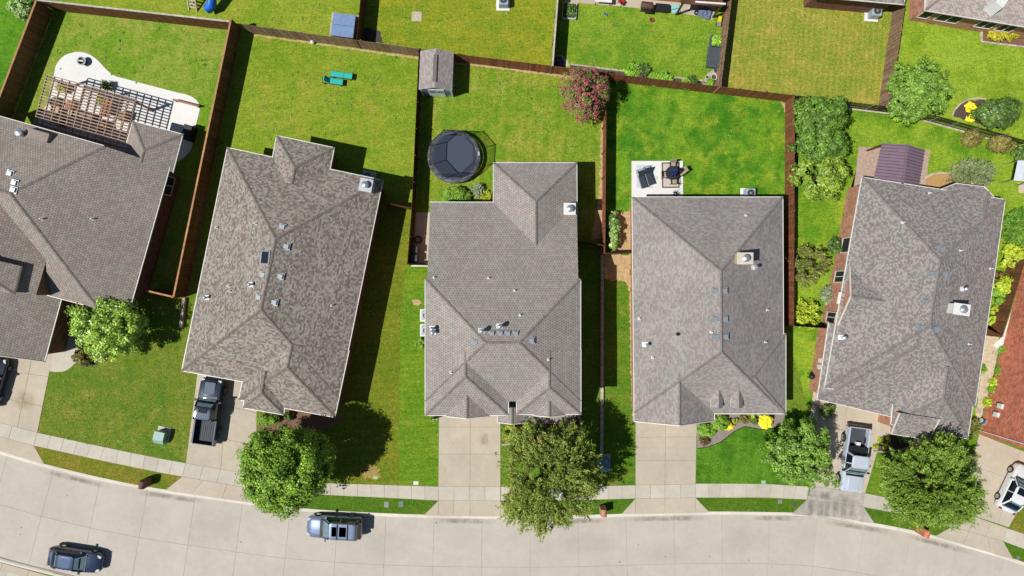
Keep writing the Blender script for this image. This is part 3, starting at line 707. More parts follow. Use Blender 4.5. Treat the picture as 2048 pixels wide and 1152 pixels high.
        if gutters:
            for i in range(m):
                if isinstance(edges[i], str):
                    if edges[i] == 'g':      # rake trim on exposed gables, following the roof slope
                        pts = 8; g = MB(); a, b = P[i], P[(i + 1) % m]; d = b - a; o = Vector((d.y, -d.x)).normalized() * 0.03
                        pr = None
                        for k in range(pts * 4 + 1):
                            q = a.lerp(b, k / (pts * 4)); z = min([z0 + p * ((q.x - c.x) * nn.x + (q.y - c.y) * nn.y) for c, nn, p, z0 in planes] + [19])
                            cur = Vector((q.x + o.x, q.y + o.y, z + 0.0))
                            if pr is not None: g.bar(pr, cur, 0.08, 0.14)
                            pr = cur
                        g.build('rake_trim', M['fascia'], roof)
                    continue
                a, b = P[i], P[(i + 1) % m]; e = edges[i]; ez = (e[1] if isinstance(e, tuple) else (verts[i][2] + verts[(i + 1) % m][2]) / 2) + jz
                d = (b - a).normalized(); o = Vector((d.y, -d.x)) * 0.04
                g = MB(); g.bar((a.x + o.x - d.x * .05, a.y + o.y - d.y * .05, ez - 0.06), (b.x + o.x + d.x * .05, b.y + o.y + d.y * .05, ez - 0.06), 0.055, 0.10); g.build('gutter', M['gutter'], roof)
        if wall:
            Q = []
            oh = overhang + 0.011 * n_
            for i in range(m):
                a0, a1, b1 = P[i - 1], P[i], P[(i + 1) % m]
                d0 = (a1 - a0).normalized(); d1 = (b1 - a1).normalized(); n0 = Vector((-d0.y, d0.x)); n1 = Vector((-d1.y, d1.x))
                k = 1 + n0.dot(n1); Q.append(a1 + (n0 + n1) / max(k, 0.3) * oh)
            wb = MB()
            for i in range(m):
                a, b = Q[i], Q[(i + 1) % m]; L = (b - a).length
                wb.face([(a.x, a.y, -0.02), (b.x, b.y, -0.02), (b.x, b.y, zb + 0.01), (a.x, a.y, zb + 0.01)], 0, 0.5, [(0, 0), (L, 0), (L, zb), (0, zb)])
            wb.build('wall', wall_mat or s.brick, s.t)
            s.last_wall = Q
        return roof
    # --- roof furniture
    def boxvent(s, px, py, w=0.36, mat=None):
        p = s.at(px, py); mb = MB(); mb.box((p.x, p.y, p.z - 0.12), (w, w * .9, 0.26), s.rz, taper=0.9)
        v = mb.build('roof_vent', mat or M['vent'], s.t); f = MB(); f.box((p.x, p.y, p.z - .06), (w * 1.35, w * 1.3, 0.075), s.rz); f.build('flashing', mat or M['vent'], v)
    rz = 0.0
    def pipe(s, px, py, r=0.05, h=0.42, mat=None):
        p = s.at(px, py); mb = MB(); mb.lathe((p.x, p.y, p.z - 0.1), [(r * 2.2, 0), (r * 1.5, 0.16), (r, 0.2), (r, h), (r * .7, h)], 10)
        v = mb.build('vent_pipe', mat or M['pvc'], s.t, smooth=True)
        f = MB(); nz = 0.03
        zs = [(s.roofz(p.x + dx, p.y + dy) or p.z) for dx, dy in ((-.1, -.1), (.1, -.1), (.1, .1), (-.1, .1))]
        f.face([(p.x - .1, p.y - .1, zs[0] + .02), (p.x + .1, p.y - .1, zs[1] + .02), (p.x + .1, p.y + .1, zs[2] + .02), (p.x - .1, p.y + .1, zs[3] + .02)])
        f.build('flashing', mat or M['pvc'], v)
    def bigvent(s, px, py, r=0.11, h=0.75):
        p = s.at(px, py); mb = MB(); mb.lathe((p.x, p.y, p.z - 0.1), [(r * 1.5, 0), (r * 1.1, .2), (r, .22), (r, h)], 12)
        v = mb.build('flue_pipe', M['pvc'], s.t, smooth=True); c = MB(); c.lathe((p.x, p.y, p.z - .1 + h - .06), [(r * 1.7, 0), (r * 1.75, .1), (r * .6, .2)], 12); c.build('flue_cap', M['galv'], v, smooth=True)
        f = MB(); zs = [(s.roofz(p.x + dx, p.y + dy) or p.z) for dx, dy in ((-.3, -.2), (.2, -.2), (.2, .2), (-.3, .2))]
        f.face([(p.x - .3, p.y - .2, zs[0] + .02), (p.x + .2, p.y - .2, zs[1] + .02), (p.x + .2, p.y + .2, zs[2] + .02), (p.x - .3, p.y + .2, zs[3] + .02)]); f.build('flashing', M['pvc'], v)
    def chimney(s, px, py, w, d, up, mat, cap=True, top=None):
        p = s.at(px, py); mb = MB(); mb.box((p.x, p.y, p.z - 1.0), (w, d, 1.0 + up), s.rz)
        v = mb.build('chimney', mat, s.t)
        c = MB(); c.box((p.x, p.y, p.z + up - .02), (w + .14, d + .14, 0.07), s.rz); c.build('chimney_crown', top or M['galv'], v)
        if cap:
            c = MB(); c.lathe((p.x, p.y, p.z + up + .05), [(.2, 0), (.2, .2), (.3, .22), (.3, .30), (.12, .40), (.02, .42)], 16); c.build('chimney_cap', M['galv'], v, smooth=True)
    def skylight(s, px, py, w, d, rz=None, up=0.0, flat=False):
        p = s.at(px, py); rz = s.rz if rz is None else rz; cs, sn = math.cos(rz), math.sin(rz)
        def q(x, y, h):
            X, Y = p.x + x * cs - y * sn, p.y + x * sn + y * cs; return (X, Y, (p.z + .12 if flat else (s.roofz(X, Y) or p.z)) + h)
        mb = MB()
        for a, b in (((-w, -d), (w, -d)), ((w, -d), (w, d)), ((w, d), (-w, d)), ((-w, d), (-w, -d))): mb.bar(q(*a, .05 + up), q(*b, .05 + up), .09, .16)
        v = mb.build('skylight', M['dark'] if flat else M['vent'], s.t); g = MB(); g.face([q(-w, -d, .09 + up), q(w, -d, .09 + up), q(w, d, .09 + up), q(-w, d, .09 + up)]); g.build('pane', M['pane'], v)
    def window(s, a, b, z0, z1, out, panes=2, mat=None):
        """a,b world xy ends on the wall line; out = outward unit vector"""
        a = Vector(a); b = Vector(b); out = Vector(out); f = MB()
        A = a + out * .03; B = b + out * .03
        for p0, p1 in (((A.x, A.y, z0), (B.x, B.y, z0)), ((A.x, A.y, z1), (B.x, B.y, z1)), ((A.x, A.y, z0), (A.x, A.y, z1)), ((B.x, B.y, z0), (B.x, B.y, z1))): f.bar(p0, p1, .07, .07)
        for k in range(1, panes):
            q = A.lerp(B, k / panes); f.bar((q.x, q.y, z0), (q.x, q.y, z1), .06, .06)
        w = f.build('window', M['fascia'], s.t)
        for k in range(panes):
            c = a.lerp(b, k / panes) + out * .012; d = a.lerp(b, (k + 1) / panes) + out * .012
            g = MB(); g.face([(c.x, c.y, z0), (d.x, d.y, z0), (d.x, d.y, z1), (c.x, c.y, z1)]); g.build('pane', mat or M['screen'], w)

random.seed(11)
# ---- house 1 (far left)
h = House('brown shingled house with the wooden pergola at its back', (60, 500), M['sh1'], M['cap1'], M['brick_brown'])
h.rz = R(-16)
SP = [((187, 616, 3.85), (95, 590, 3.85), .41)]
h.block([(-89, 208, 4.9), (207.6, 292, 4.9), (338.5, 335, 3.0), (262, 606, 3.0), (187, 616, 3.85), (166, 608.6, 3.85)],
        [(0.36, 4.9), 'n', (0.43, 3.0), 'n', 'n', 'n'], overhang=0.5, extra=SP)
h.block([(95, 590, 3.85), (93, 520, 5.0), (166, 608.6, 3.85)], ['n', 'n', (.41, 3.85)], wall=False, caps=False, drop=.25)
h.block([(173, 410, 2.9), (88, 723, 2.9), (-260, 635, 2.9), (-200, 315, 2.9)], [(0.48, 2.9), 'g', (0.48, 2.9), 'n'], overhang=.42)
h.block([(266, 243, 2.85), (364.6, 269, 2.85), (345, 344, 2.85), (245, 316, 2.85)], [.45, .45, 'n', .45], wall=False)
# front gable over the garage and the small cricket
h.block([(-60, 500, 4.7), (42, 532, 4.7), (28, 588, 4.7), (-70, 570, 4.7)], ['n', .5, .8, .5], wall=False, gutters=False)
h.block([(74, 590, 4.3), (95, 590, 4.3), (97, 516, 4.3), (90, 516, 4.3)], ['n', 'n', 'n', (1.9, 3.9)], wall=False, gutters=False, caps=False, drop=1.2)
for p in ((20, 347), (29, 366), (27, 380)): h.boxvent(*p, mat=M['galv'], w=.42)
for p in ((85, 438), (186, 438)): h.pipe(*p)
p = h.at(80, 272); mb = MB(); mb.box((p.x, p.y, p.z - .9), (1.9, 0.75, 1.25), R(-16)); h_ch = mb.build('chimney', simple('chimney_siding', C(150, 138, 130), .8, .1, 3), h.t)
p = h.at(48, 268); mb = MB(); mb.lathe((p.x, p.y, p.z - .1), [(.34, 0), (.3, .1), (.27, .55), (.33, .6), (.33, .72), (.1, .85)], 16); mb.build('flue_cap', M['galv'], h_ch, smooth=True)
# east wall window + door hood
P0, P1 = Vector(W2(325, 350, 2.9)), Vector(W2(252, 606, 2.9)); d = (P1 - P0).normalized(); o = Vector((-d.y, d.x)); o = o if o.x > 0 else -o
base = P0 - o * 0.50 + d * 0.0
Q = h  # wall line of block 1 sits about half a metre inside the eave
a_ = Vector(W2(338.5, 335, 3.0)) - o * 0.49
h.window(a_ + d * 0.7, a_ + d * 2.3, 0.9, 2.2, o, 2)
for pp, hh in (((200, 640), 0),): pass
posts = MB()

# ---- house 2
h2 = h = House('long hip roofed house with a skylight and the dark pickup in front', (560, 560), M['sh2'], M['cap2'], M['brick_brown'])
h.rz = R(-11.5); Z = 3.1
h.block([(455, 296, Z), (765, 361, Z), (676, 797, Z), (364, 741, Z)], [.45, .45, .46, .45])
h.block([(669, 834, Z), (478, 799, Z), (505, 667, Z), (697, 702, Z)], [.50, .46, 'n', .45])
h.block([(486.5, 815, Z), (566, 829, Z), (582, 745, Z), (500, 735, Z)], [.62, .62, 'n', .62])
h.block([(553.6, 272, Z), (667.7, 296, Z), (650, 385, Z), (537, 360, Z)], [.48, .48, 'n', .48])
for p in ((565, 454), (573, 493), (561, 553), (549, 605)): h.boxvent(*p, w=.42)
for p in ((526, 549), (518, 594)): h.boxvent(*p, w=.36)
for p in ((434, 455), (512, 447), (459, 572), (460, 582), (664, 611)): h.pipe(*p)
for p in ((503, 569), (415, 595)): h.bigvent(*p, r=.08, h=.6)
h.skylight(531, 515, .40, .52, R(-4))
h.chimney(737, 374, .95, .95, .9, simple('chimney_grey', C(170, 166, 160), .8, .1, 3))

# ---- house 3 (centre, two storeys in front)
h3 = h = House('two storey taupe roofed house in the centre with twin front gables', (1005, 640), M['sh3'], M['cap1'], M['brick_mix'])
ZT = 6.0; pt = .465
h.block([(851, 558, ZT), (1160.5, 558, ZT), (1160.5, 803, ZT), (851, 803, ZT)], [(.465, 6.0), pt, pt, pt], overhang=.4, gutters=False)
h.block([(861, 405, 3.0), (1153, 405, 3.0), (1156.5, 560, ZT), (854.5, 560, ZT)], [(.462, 3.0), 'n', 'n', 'n'], overhang=.35)
for x0, y0, x1, y1 in ((851, 558, 851, 830), (1160.5, 558, 1160.5, 828)):
    a, b = W(x0, y0, ZT), W(x1, y1, ZT); g = MB(); sx = -.04 if x0 < 1000 else .04
    g.bar((a.x + sx, a.y, ZT - .06), (b.x + sx, b.y, ZT - .06), .055, .10); g.build('gutter', M['gutter'], h.t)
h.block([(851, 830, ZT), (1016, 830, ZT), (1016, 700, ZT), (851, 700, ZT)], [.47, .47, 'n', pt])
h.block([(1034, 828, ZT), (1161, 828, ZT), (1161, 700, ZT), (1034, 700, ZT)], [.52, pt, 'n', .47])
h.block([(893, 832, ZT), (978, 832, ZT), (978, 780, ZT), (893, 780, ZT)], ['g', .47, 'n', .47], wall=False)
h.block([(1066, 830, ZT), (1130, 830, ZT), (1130, 790, ZT), (1066, 790, ZT)], ['g', .47, 'n', .47], wall=False)
h.block([(987.5, 326, 3.0), (1152.7, 326, 3.0), (1154, 500, 3.0), (987.5, 500, 3.0)], [.49, .49, 'n', .49])
h.block([(1040, 846, 3.1), (1150, 846, 3.1), (1150, 800, 3.1), (1040, 800, 3.1)], [.5, 'n', 'n', 'n'], overhang=.3, caps=False)
h.block([(996, 844, 3.3), (1053, 844, 3.3), (1053, 798, 3.3), (996, 798, 3.3)], ['g', .55, 'n', .55], overhang=.3)
h.rz = 0
for p in ((984, 667), (1001, 667), (1016, 667), (1032, 667)): h.boxvent(*p, w=.34)
for p in ((1063, 681), (950, 684)): h.boxvent(*p, w=.4)
for p in ((868, 555), (977, 556), (1029, 581), (1040, 630), (902, 745), (1097, 719)): h.pipe(*p)
for p in ((866, 657), (867, 664), (964, 661), (1000, 652)): h.bigvent(*p, r=.11, h=.8)
h.skylight(1025, 806, .30, .30, flat=True)
h.chimney(1137, 421, .85, .85, 1.0, M['siding'], top=M['white'])

# ---- house 4
h4 = h = House('grey hip roofed house with a white patio at its back', (1420, 620), M['sh4'], M['cap5'], M['brick_mix'])
Z = 3.1; p4 = .522
h.block([(1265, 394.7, Z), (1565, 394.7, Z), (1567, 826, Z), (1269, 826, Z)], [p4, p4, .60, p4])
h.block([(1269, 842, Z), (1428, 841, Z), (1428, 740, Z), (1269, 740, Z)], ['g', p4, 'n', p4])
h.block([(1571, 827, Z), (1571, 668, Z), (1420, 668, Z), (1420, 827, Z)], [p4, p4, 'n', p4], overhang=.4)
for x in (1433, 1473):
    h.block([(x - 11, 815, 4.0), (x + 13, 815, 4.0), (x + 13, 742, 4.0), (x - 11, 742, 4.0)], ['g', .9, 'n', .9], wall=False, gutters=False, caps=False)
for p in ((1431, 581), (1449, 581), (1431, 638), (1450, 638), (1433, 673), (1451, 673)): h.boxvent(*p, w=.40)
for p in ((1278, 637), (1422, 664), (1491, 431), (1534, 620), (1530, 684), (1305, 715)): h.pipe(*p)
h.pipe(1357, 668, .09, .25, M['dark'])
for p in ((1292, 689), (1508, 535)): h.bigvent(*p, r=.09, h=.7)
h.chimney(1481, 518, 1.15, .8, .95, simple('tan_siding', C(206, 186, 150), .8, .06, 3), top=M['siding'])

# ---- house 5
h5 = h = House('slate shingled house with a purple metal patio roof behind', (1840, 620), M['sh5'], M['cap5'], M['brick_mix'])
h.rz = R(-8); Z = 3.0; p5 = .36
h.block([(1724.7, 355, Z), (2010, 399.6, Z), (1950, 815, Z), (1650, 775, Z)], [p5, p5, p5, p5], overhang=.42)
h.block([(1658.5, 646, 2.62), (1700, 650, 2.62), (1800, 660, 2.62), (1783, 833, 2.62), (1635.6, 798, 2.62)], ['n', 'n', 'n', (p5, 2.62), (p5, 2.60)], overhang=.42)
h.block([(1790, 760, Z), (1962, 700, Z), (1935, 877, Z), (1860, 862, Z), (1783, 848, Z)], ['n', p5, .4, .4, p5], overhang=.42)
h.block([(1788, 822, 2.86), (1865, 834, 2.86), (1858, 879, 2.86), (1783, 867, 2.86)], ['n', 'g', (.4, 2.86), 'g'], overhang=.42)
h.block([(1880, 380, 2.8), (1912, 367.4, 2.8), (1966.5, 374, 2.8), (1990, 400, 2.8), (1975, 450, 2.8), (1870, 435, 2.8)], [(.36, 2.9), (.345, 2.78), (.36, 2.9), 'n', 'n', 'n'], overhang=.42)
h.block([(1700, 533, 3.0), (1820, 550, 3.0), (1800, 668, 3.0), (1676, 650, 3.0)], [.42, 'n', .42, 'g'], overhang=.02)
for p in ((1884, 498), (1862, 547), (1889, 548), (1852, 604), (1842, 655), (1872, 658)): h.boxvent(*p, w=.42)
for p in ((1805, 445), (1858, 386), (1920, 501), (1980, 537), (1937, 688)): h.pipe(*p)
for p in ((1925, 578), (1684, 675)): h.bigvent(*p, r=.11, h=.6)
h.chimney(1906, 618, 1.2, .8, .95, M['white'], top=M['white'])
# west wall windows
a0 = Vector(W2(1724.7, 355, Z)); a1 = Vector(W2(1650, 775, Z)); d = (a1 - a0).normalized(); o = Vector((d.y, -d.x)); o = o if o.x < 0 else -o
wl = a0 - o * 0.42
def along(py):
    best = min(range(200), key=lambda k: abs((wl + d * (k * .1)).y - W2(0, py, 1.5)[1])); return wl + d * (best * .1)
for py, wdt, pn in ((476, 1.3, 1), (505, .0, 1)):
    if wdt: c = along(py); h.window(c + o * .0, c + d * wdt, .9, 2.3, o, pn)
g0 = Vector(W2(1700, 533, 3.0)); g1 = Vector(W2(1676, 650, 3.0)); gd = (g1 - g0).normalized(); go = Vector((gd.y, -gd.x)); go = go if go.x < 0 else -go
gb = g0 - go * .02
h.window(gb + gd * 0.35, gb + gd * 1.35, .9, 2.4, go, 2)
h.window(gb + gd * 4.0, gb + gd * 4.9, .9, 2.4, go, 2)
mb = MB(); c0 = gb + gd * 2.3 + go * .02; c1 = gb + gd * 3.3 + go * .02
mb.bar((c0.x, c0.y, 2.9), (c1.x, c1.y, 2.9), .05, .9, up=(go.x, go.y, 0)); mb.build('gable_vent', M['fascia'], h.t)

# ---- house 6 (tall brick wall at the right edge)
h6 = h = House('tall two storey red brick house at the edge of the street', (2080, 760), M['sh7'], M['cap1'], M['brick_red'])
b0 = Vector(W2(1960, 869)); b1 = Vector(W2(2050, 515)); dv = (b1 - b0).normalized(); nv = Vector((dv.y, -dv.x))
Q = [b0, b1 + dv * 4, b1 + dv * 4 + nv * 10, b0 + nv * 10]
wb = MB()
for i in range(4):
    a, b = Q[i], Q[(i + 1) % 4]; L = (b - a).length
    wb.face([(a.x, a.y, 0), (b.x, b.y, 0), (b.x, b.y, 6.2), (a.x, a.y, 6.2)][::-1], 0, .5, [(0, 0), (L, 0), (L, 6.2), (0, 6.2)][::-1])
wb.build('wall', M['brick_red'], h.t)
def unw(p, z): k = CAM_H / (CAM_H - z) * PPM; return (1024 + p.x * k, 576 - p.y * k, z)
E = [Q[0] - dv * .4 - nv * .4, Q[1] + dv * .4 - nv * .4, Q[2] + dv * .4 + nv * .4, Q[3] - dv * .4 + nv * .4]
h.block([unw(p, 6.2) for p in E], [.5, .5, .5, .5], wall=False)
ow = -nv
c = b0 + dv * 8.0; h.window(c, c + dv * 1.1, 3.2, 4.9, ow, 2, M['pane'])
c = b0 + dv * 4.2
mb = MB(); mb.bar((c.x + ow.x * .04, c.y + ow.y * .04, 4.9), ((c + dv * 2.4).x + ow.x * .04, (c + dv * 2.4).y + ow.y * .04, 4.9), .06, 2.4, up=(0, 0, 1)); mb.build('stucco_panel', simple('pale_stucco', C(214, 204, 198), .9, .06, 3), h.t)
for k, z in ((2.9, 1.5), (2.1, 1.3)):
    c = b0 + dv * k + ow * .1; mb = MB(); mb.box((c.x, c.y, z - .25), (.2, .42, .5), math.atan2(dv.y, dv.x) + math.pi / 2); mb.build('meter_box', M['white'], h.t)
mb = MB(); c = b0 + dv * 2.9 + ow * .06; mb.tube([(c.x, c.y, 0), (c.x, c.y, 1.3)], .03, 6); mb.build('conduit', M['galv'], h.t)
c = b0 + dv * .35 + ow * .05; mb = MB(); mb.tube([(c.x, c.y, 0.05), (c.x, c.y, 6.0)], .05, 8); mb.build('downspout', M['gutter'], h.t)

# ---- house 7 (top right corner)
h7 = h = House('pale shingled house with brick walls in the top corner', (1960, 0), M['sh7'], M['cap1'], M['brick_mix'])
h.rz = R(-9)
h.block([(1851, 20, 3.0), (2180, 74, 3.0), (2240, -250, 3.0), (1858, -250, 3.0)], [.45, .45, .45, .45], overhang=.5)
a0 = Vector(W2(1851, 20, 3.0)); a1 = Vector(W2(2180, 74, 3.0)); d = (a1 - a0).normalized(); o = Vector((d.y, -d.x)); o = o if o.y < 0 else -o
wl = a0 - o * .5 + d * .5
for s0, s1, pn in ((.1, 1.0, 1), (1.6, 3.6, 2), (5.2, 6.6, 2), (7.0, 8.4, 2)): h.window(wl + d * s0, wl + d * s1, .8, 2.4, o, pn)
p = h.at(1990, 8); mb = MB(); mb.box((p.x, p.y, p.z - .6), (1.0, 1.6, 1.5), R(-35), taper=.75); mb.build('chimney', M['white'], h.t)
# ---- roof edges peeking in at the top
h8 = h = House('dark roofed house edge above the straw coloured lawn', (1720, -60), M['sh5'], M['cap5'], M['brick_brown'])
h.block([(1630, -8, 3.0), (1808, 8, 3.0), (1820, -260, 3.0), (1630, -260, 3.0)], [.45, .45, .45, .45], overhang=.45)
h9 = h = House('house with a brown wooden patio cover above the toy strewn patio', (1350, -60), M['sh7'], M['cap1'], M['brick_mix'])
h.block([(1130, -40, 3.0), (1450, -10, 3.0), (1460, -260, 3.0), (1130, -260, 3.0)], [.45, .45, .45, .45], overhang=.45)

# ================================================================ fences
def fence(label, px, mat, hgt=1.85, cap=None, post_side=1, sec=2.4, zpx=1.9, name='fence', group=None, gap=0.004, rail_mat=None, cat='fence'):
    """px: photo points on the fence top. one thing; every section is pickets + rails + post"""
    P = [Vector(W2(p[0], p[1], zpx)) for p in px]
    t = thing(name, label, cat, (P[0].x, P[0].y, 0), group=group)
    for a, b in zip(P[:-1], P[1:]):
        L = (b - a).length; n = max(1, round(L / sec)); d = (b - a).normalized(); nr = Vector((-d.y, d.x)) * post_side; ang = math.atan2(d.y, d.x)
        for k in range(n):
            s0, s1 = L * k / n, L * (k + 1) / n
            mb = MB(); m = int((s1 - s0) / 0.142); wob = random.uniform(-.012, .012)
            for j in range(m):
                c = a + d * (s0 + (j + .5) * (s1 - s0) / m) - nr * (0.012 + random.uniform(-.004, .004))
                mb.box((c.x, c.y, 0.02), ((s1 - s0) / m - gap, 0.018, hgt + wob + random.uniform(-.014, .014)), ang + random.uniform(-.012, .012))
            mb.build('picket_panel', mat, t, kind='stuff')
            for z in (0.35, 0.95, hgt - .22):
                p0 = a + d * (s0 + .03) + nr * .028; p1 = a + d * (s1 - .03) + nr * .028
                r = MB(); r.bar((p0.x, p0.y, z), (p1.x, p1.y, z), .04, .085); r.build('rail', rail_mat or mat, t)
            c = a + d * s0 + nr * .075
            q = MB(); q.box((c.x, c.y, 0), (.085, .085, hgt - .05), ang); q.build('post', rail_mat or mat, t)
            if cap:
                p0 = a + d * (s0 + .004); p1 = a + d * (s1 - .004)
                q = MB(); q.bar((p0.x, p0.y, hgt + .045), (p1.x, p1.y, hgt + .045), .15, .035); q.build('cap_board', cap, t)
        c = b + nr * .075; q = MB(); q.box((c.x, c.y, 0), (.085, .085, hgt - .05), ang); q.build('post', rail_mat or mat, t)
    return t
random.seed(21)
Mf = M
fence('tan capped plank fence at the far edge of the pergola yard', [(74, 2), (-70, 380)], Mf['fence_brown'], cap=Mf['cap_tan'], post_side=-1, hgt=1.95)
fence('silver capped plank fence behind the pergola yard', [(76, 1), (462, 44)], Mf['fence_brown'], cap=Mf['cap_white'], post_side=1, hgt=1.95)
fence('tall tan capped plank fence between the pergola yard and the lounger yard', [(463, 38), (348, 594), (293, 581)], Mf['fence_brown'], cap=Mf['cap_tan'], post_side=-1, hgt=1.95)
fence('weathered plank fence behind the lounger yard', [(483, 48), (838, 97)], Mf['fence_grey'], post_side=1)
fence('dark plank fence between the lounger yard and the trampoline yard', [(838, 96), (823.5, 417), (814.5, 528), (852, 529)], Mf['fence_dark'], post_side=1)
fence('short brown fence closing the gap beside the long hip roofed house', [(757, 403), (823, 415)], Mf['fence_brown'], post_side=1)
fence('smooth brown plank fence behind the trampoline yard', [(839, 98), (1213, 145)], Mf['fence_red'], post_side=1, gap=.002)
fence('red cedar fence between the trampoline yard and the lush yard', [(1213, 144), (1210, 506)], Mf['fence_red'], post_side=-1)
fence('short fence joining the centre house to the red cedar fence', [(1156, 483), (1209, 490)], Mf['fence_dark'], post_side=-1)
fence('small gate fence with bare dirt on both sides', [(1211, 507), (1264, 505)], Mf['fence_brown'], post_side=1, cat='gate')
fence('red plank fence behind the lush green yard', [(1214, 146), (1590, 190)], Mf['fence_red'], post_side=1, gap=.002)
fence('long red plank fence beside the grey hip roofed house', [(1590, 190), (1588, 651)], Mf['fence_red'], post_side=1)
fence('short dark gate across the side yard of the slate roofed house', [(1588, 652), (1664, 657)], Mf['fence_dark'], post_side=1, cat='gate')
fence('dark plank fence beside the blue spa cover', [(723, -30), (713, 80)], Mf['fence_dark'], post_side=-1)
fence('grey topped fence at the edge of the planter lawn', [(1118, -40), (1105, 132)], Mf['fence_grey'], cap=Mf['cap_white'], post_side=-1)
fence('brown plank fence beside the pots and the raised planters', [(1468, -40), (1442, 174)], Mf['fence_grey'], post_side=-1)
fence('greyish plank fence beside the straw coloured lawn', [(1818, -40), (1782, 208)], M['fence_grey'], post_side=1)
fence('dark plank fence between the slate roofed house and the tall brick wall', [(2052, 520), (2006, 672), (1968, 655)], Mf['fence_brown'], post_side=1)

def iron_fence(label, px, hgt=1.5, zpx=1.5):
    P = [Vector(W2(p[0], p[1], zpx)) for p in px]; t = thing('iron_fence', label, 'fence', (P[0].x, P[0].y, 0))
    for a, b in zip(P[:-1], P[1:]):
        L = (b - a).length; n = max(1, round(L / 2.35)); d = (b - a).normalized()
        for k in range(n):
            p0 = a + d * (L * k / n); p1 = a + d * (L * (k + 1) / n)
            for z in (.15, .8, hgt - .1):
                r = MB(); r.bar((p0.x, p0.y, z), (p1.x, p1.y, z), .045, .05); r.build('rail', M['iron'], t)
            m = int((p1 - p0).length / .105); q = MB()
            for j in range(1, m):
                c = p0.lerp(p1, j / m); q.box((c.x, c.y, .05), (.022, .022, hgt - .02))
            q.build('picket_panel', M['iron'], t, kind='stuff')
            q = MB(); q.box((p0.x, p0.y, 0), (.07, .07, hgt + .06)); q.build('post', M['galv'], t)
            m_ = MB(); s_ = Vector((-d.y, d.x)) * .12
            m_.face([(p0.x - s_.x, p0.y - s_.y, .016), (p1.x - s_.x, p1.y - s_.y, .016), (p1.x + s_.x, p1.y + s_.y, .016), (p0.x + s_.x, p0.y + s_.y, .016)][::1]); m_.build('mow_strip', M['stone'], t)
iron_fence('black iron picket fence curving behind the purple roofed patio garden', [(1594, 191), (1800, 216), (1880, 233), (1960, 255), (2062, 284)])

# low stone retaining strips
def strip(name, label, px, w, h, mat, n=None, cat='wall', zp=0):
    P = [Vector(W2(p[0], p[1], zp)) for p in px]; t = thing(name, label, cat, (P[0].x, P[0].y, 0))
    for a, b in zip(P[:-1], P[1:]):
        L = (b - a).length; d = (b - a).normalized(); ang = math.atan2(d.y, d.x); k = max(1, round(L / (n or .6)))
        for i in range(k):
            c = a + d * (L * (i + .5) / k); mb = MB(); mb.box((c.x, c.y, 0), (L / k - .012, w, h + random.uniform(-.008, .008)), ang + random.uniform(-.01, .01), taper=.97); mb.build('stone_block', mat, t)
    return t
strip('retaining_wall', 'low stone retaining wall between the two middle houses', [(1204, 492), (1203, 905)], .26, .28, M['stone'])
strip('retaining_wall', 'short stone retaining wall at the end of the tall plank fence', [(371, 596), (365, 655)], .25, .35, M['stone'])
strip('bed_edging', 'white curved stone edging of the porch bed', [(1003, 889), (1030, 886), (1048, 878), (1062, 871)], .14, .12, M['stone'], .3, 'edging')
strip('bed_edging', 'grey curved concrete edging at the corner of the centre house', [(1152, 826), (1160, 838), (1163, 856), (1160, 874)], .2, .12, M['walk'], .4, 'edging')
strip('bed_edging', 'pale stone edging around the island bed of yellow shrubs', [(1903, 232), (1908, 220), (1918, 209), (1932, 201), (1950, 197), (1970, 198)], .14, .12, M['stone'], .3, 'edging')
strip('bed_edging', 'pale curved stone edging beside the purple metal patio roof', [(1840, 366), (1848, 356), (1862, 349), (1880, 346), (1900, 347)], .18, .14, M['stone'], .3, 'edging')
strip('bed_edging', 'white stone edging of the bed by the top corner house', [(1962, 52), (1962, 84), (2050, 95)], .14, .12, M['stone'], .4, 'edging')
strip('bed_edging', 'low brick edging of the mulch bed beside the silver pickup', [(1746, 902), (1770, 903), (1800, 899), (1822, 893)], .14, .12, M['flag'], .25, 'edging')
strip('bed_edging', 'dark metal edging of the grey gravel bed', [(1394, 897), (1415, 894), (1440, 885), (1468, 863), (1490, 853), (1520, 859), (1545, 857)], .04, .07, M['iron'], .5, 'edging')

# ================================================================ trees, shrubs, plants
LM = {}
def lm(key, a, b, **kw):
    if key not in LM: LM[key] = leaf_mat('leaf_' + key, C(*a, .95), C(*b, 1.3), **kw)
    return LM[key]
def leaf_mesh(name, C_, T, B, ln, wd, rnd, mat, parent):
    """C_ centres, T/B unit axes (n,3), ln/wd half sizes (n,)"""
    n = len(C_); V = np.empty((n, 4, 3), dtype=np.float32)
    V[:, 0] = C_ - T * ln[:, None]; V[:, 1] = C_ + B * wd[:, None]; V[:, 2] = C_ + T * ln[:, None]; V[:, 3] = C_ - B * wd[:, None]
    org = ORG.get(parent.name, Vector((0, 0, 0))); V -= np.array(org, dtype=np.float32)
    me = bpy.data.meshes.new(name); me.vertices.add(n * 4); me.vertices.foreach_set('co', V.reshape(-1))
    me.loops.add(n * 4); me.loops.foreach_set('vertex_index', np.arange(n * 4, dtype=np.int32))
    me.polygons.add(n); me.polygons.foreach_set('loop_start', np.arange(0, n * 4, 4, dtype=np.int32)); me.polygons.foreach_set('loop_total', np.full(n, 4, dtype=np.int32))
    me.materials.append(mat)
    at = me.attributes.new('rnd', 'FLOAT', 'FACE'); at.data.foreach_set('value', np.clip(rnd, 0, 1).astype(np.float32))
    me.update(calc_edges=True); me.validate()
    o = bpy.data.objects.new(name, me); return link(o, parent)
def unit(v): return v / np.maximum(np.linalg.norm(v, axis=1, keepdims=True), 1e-6)
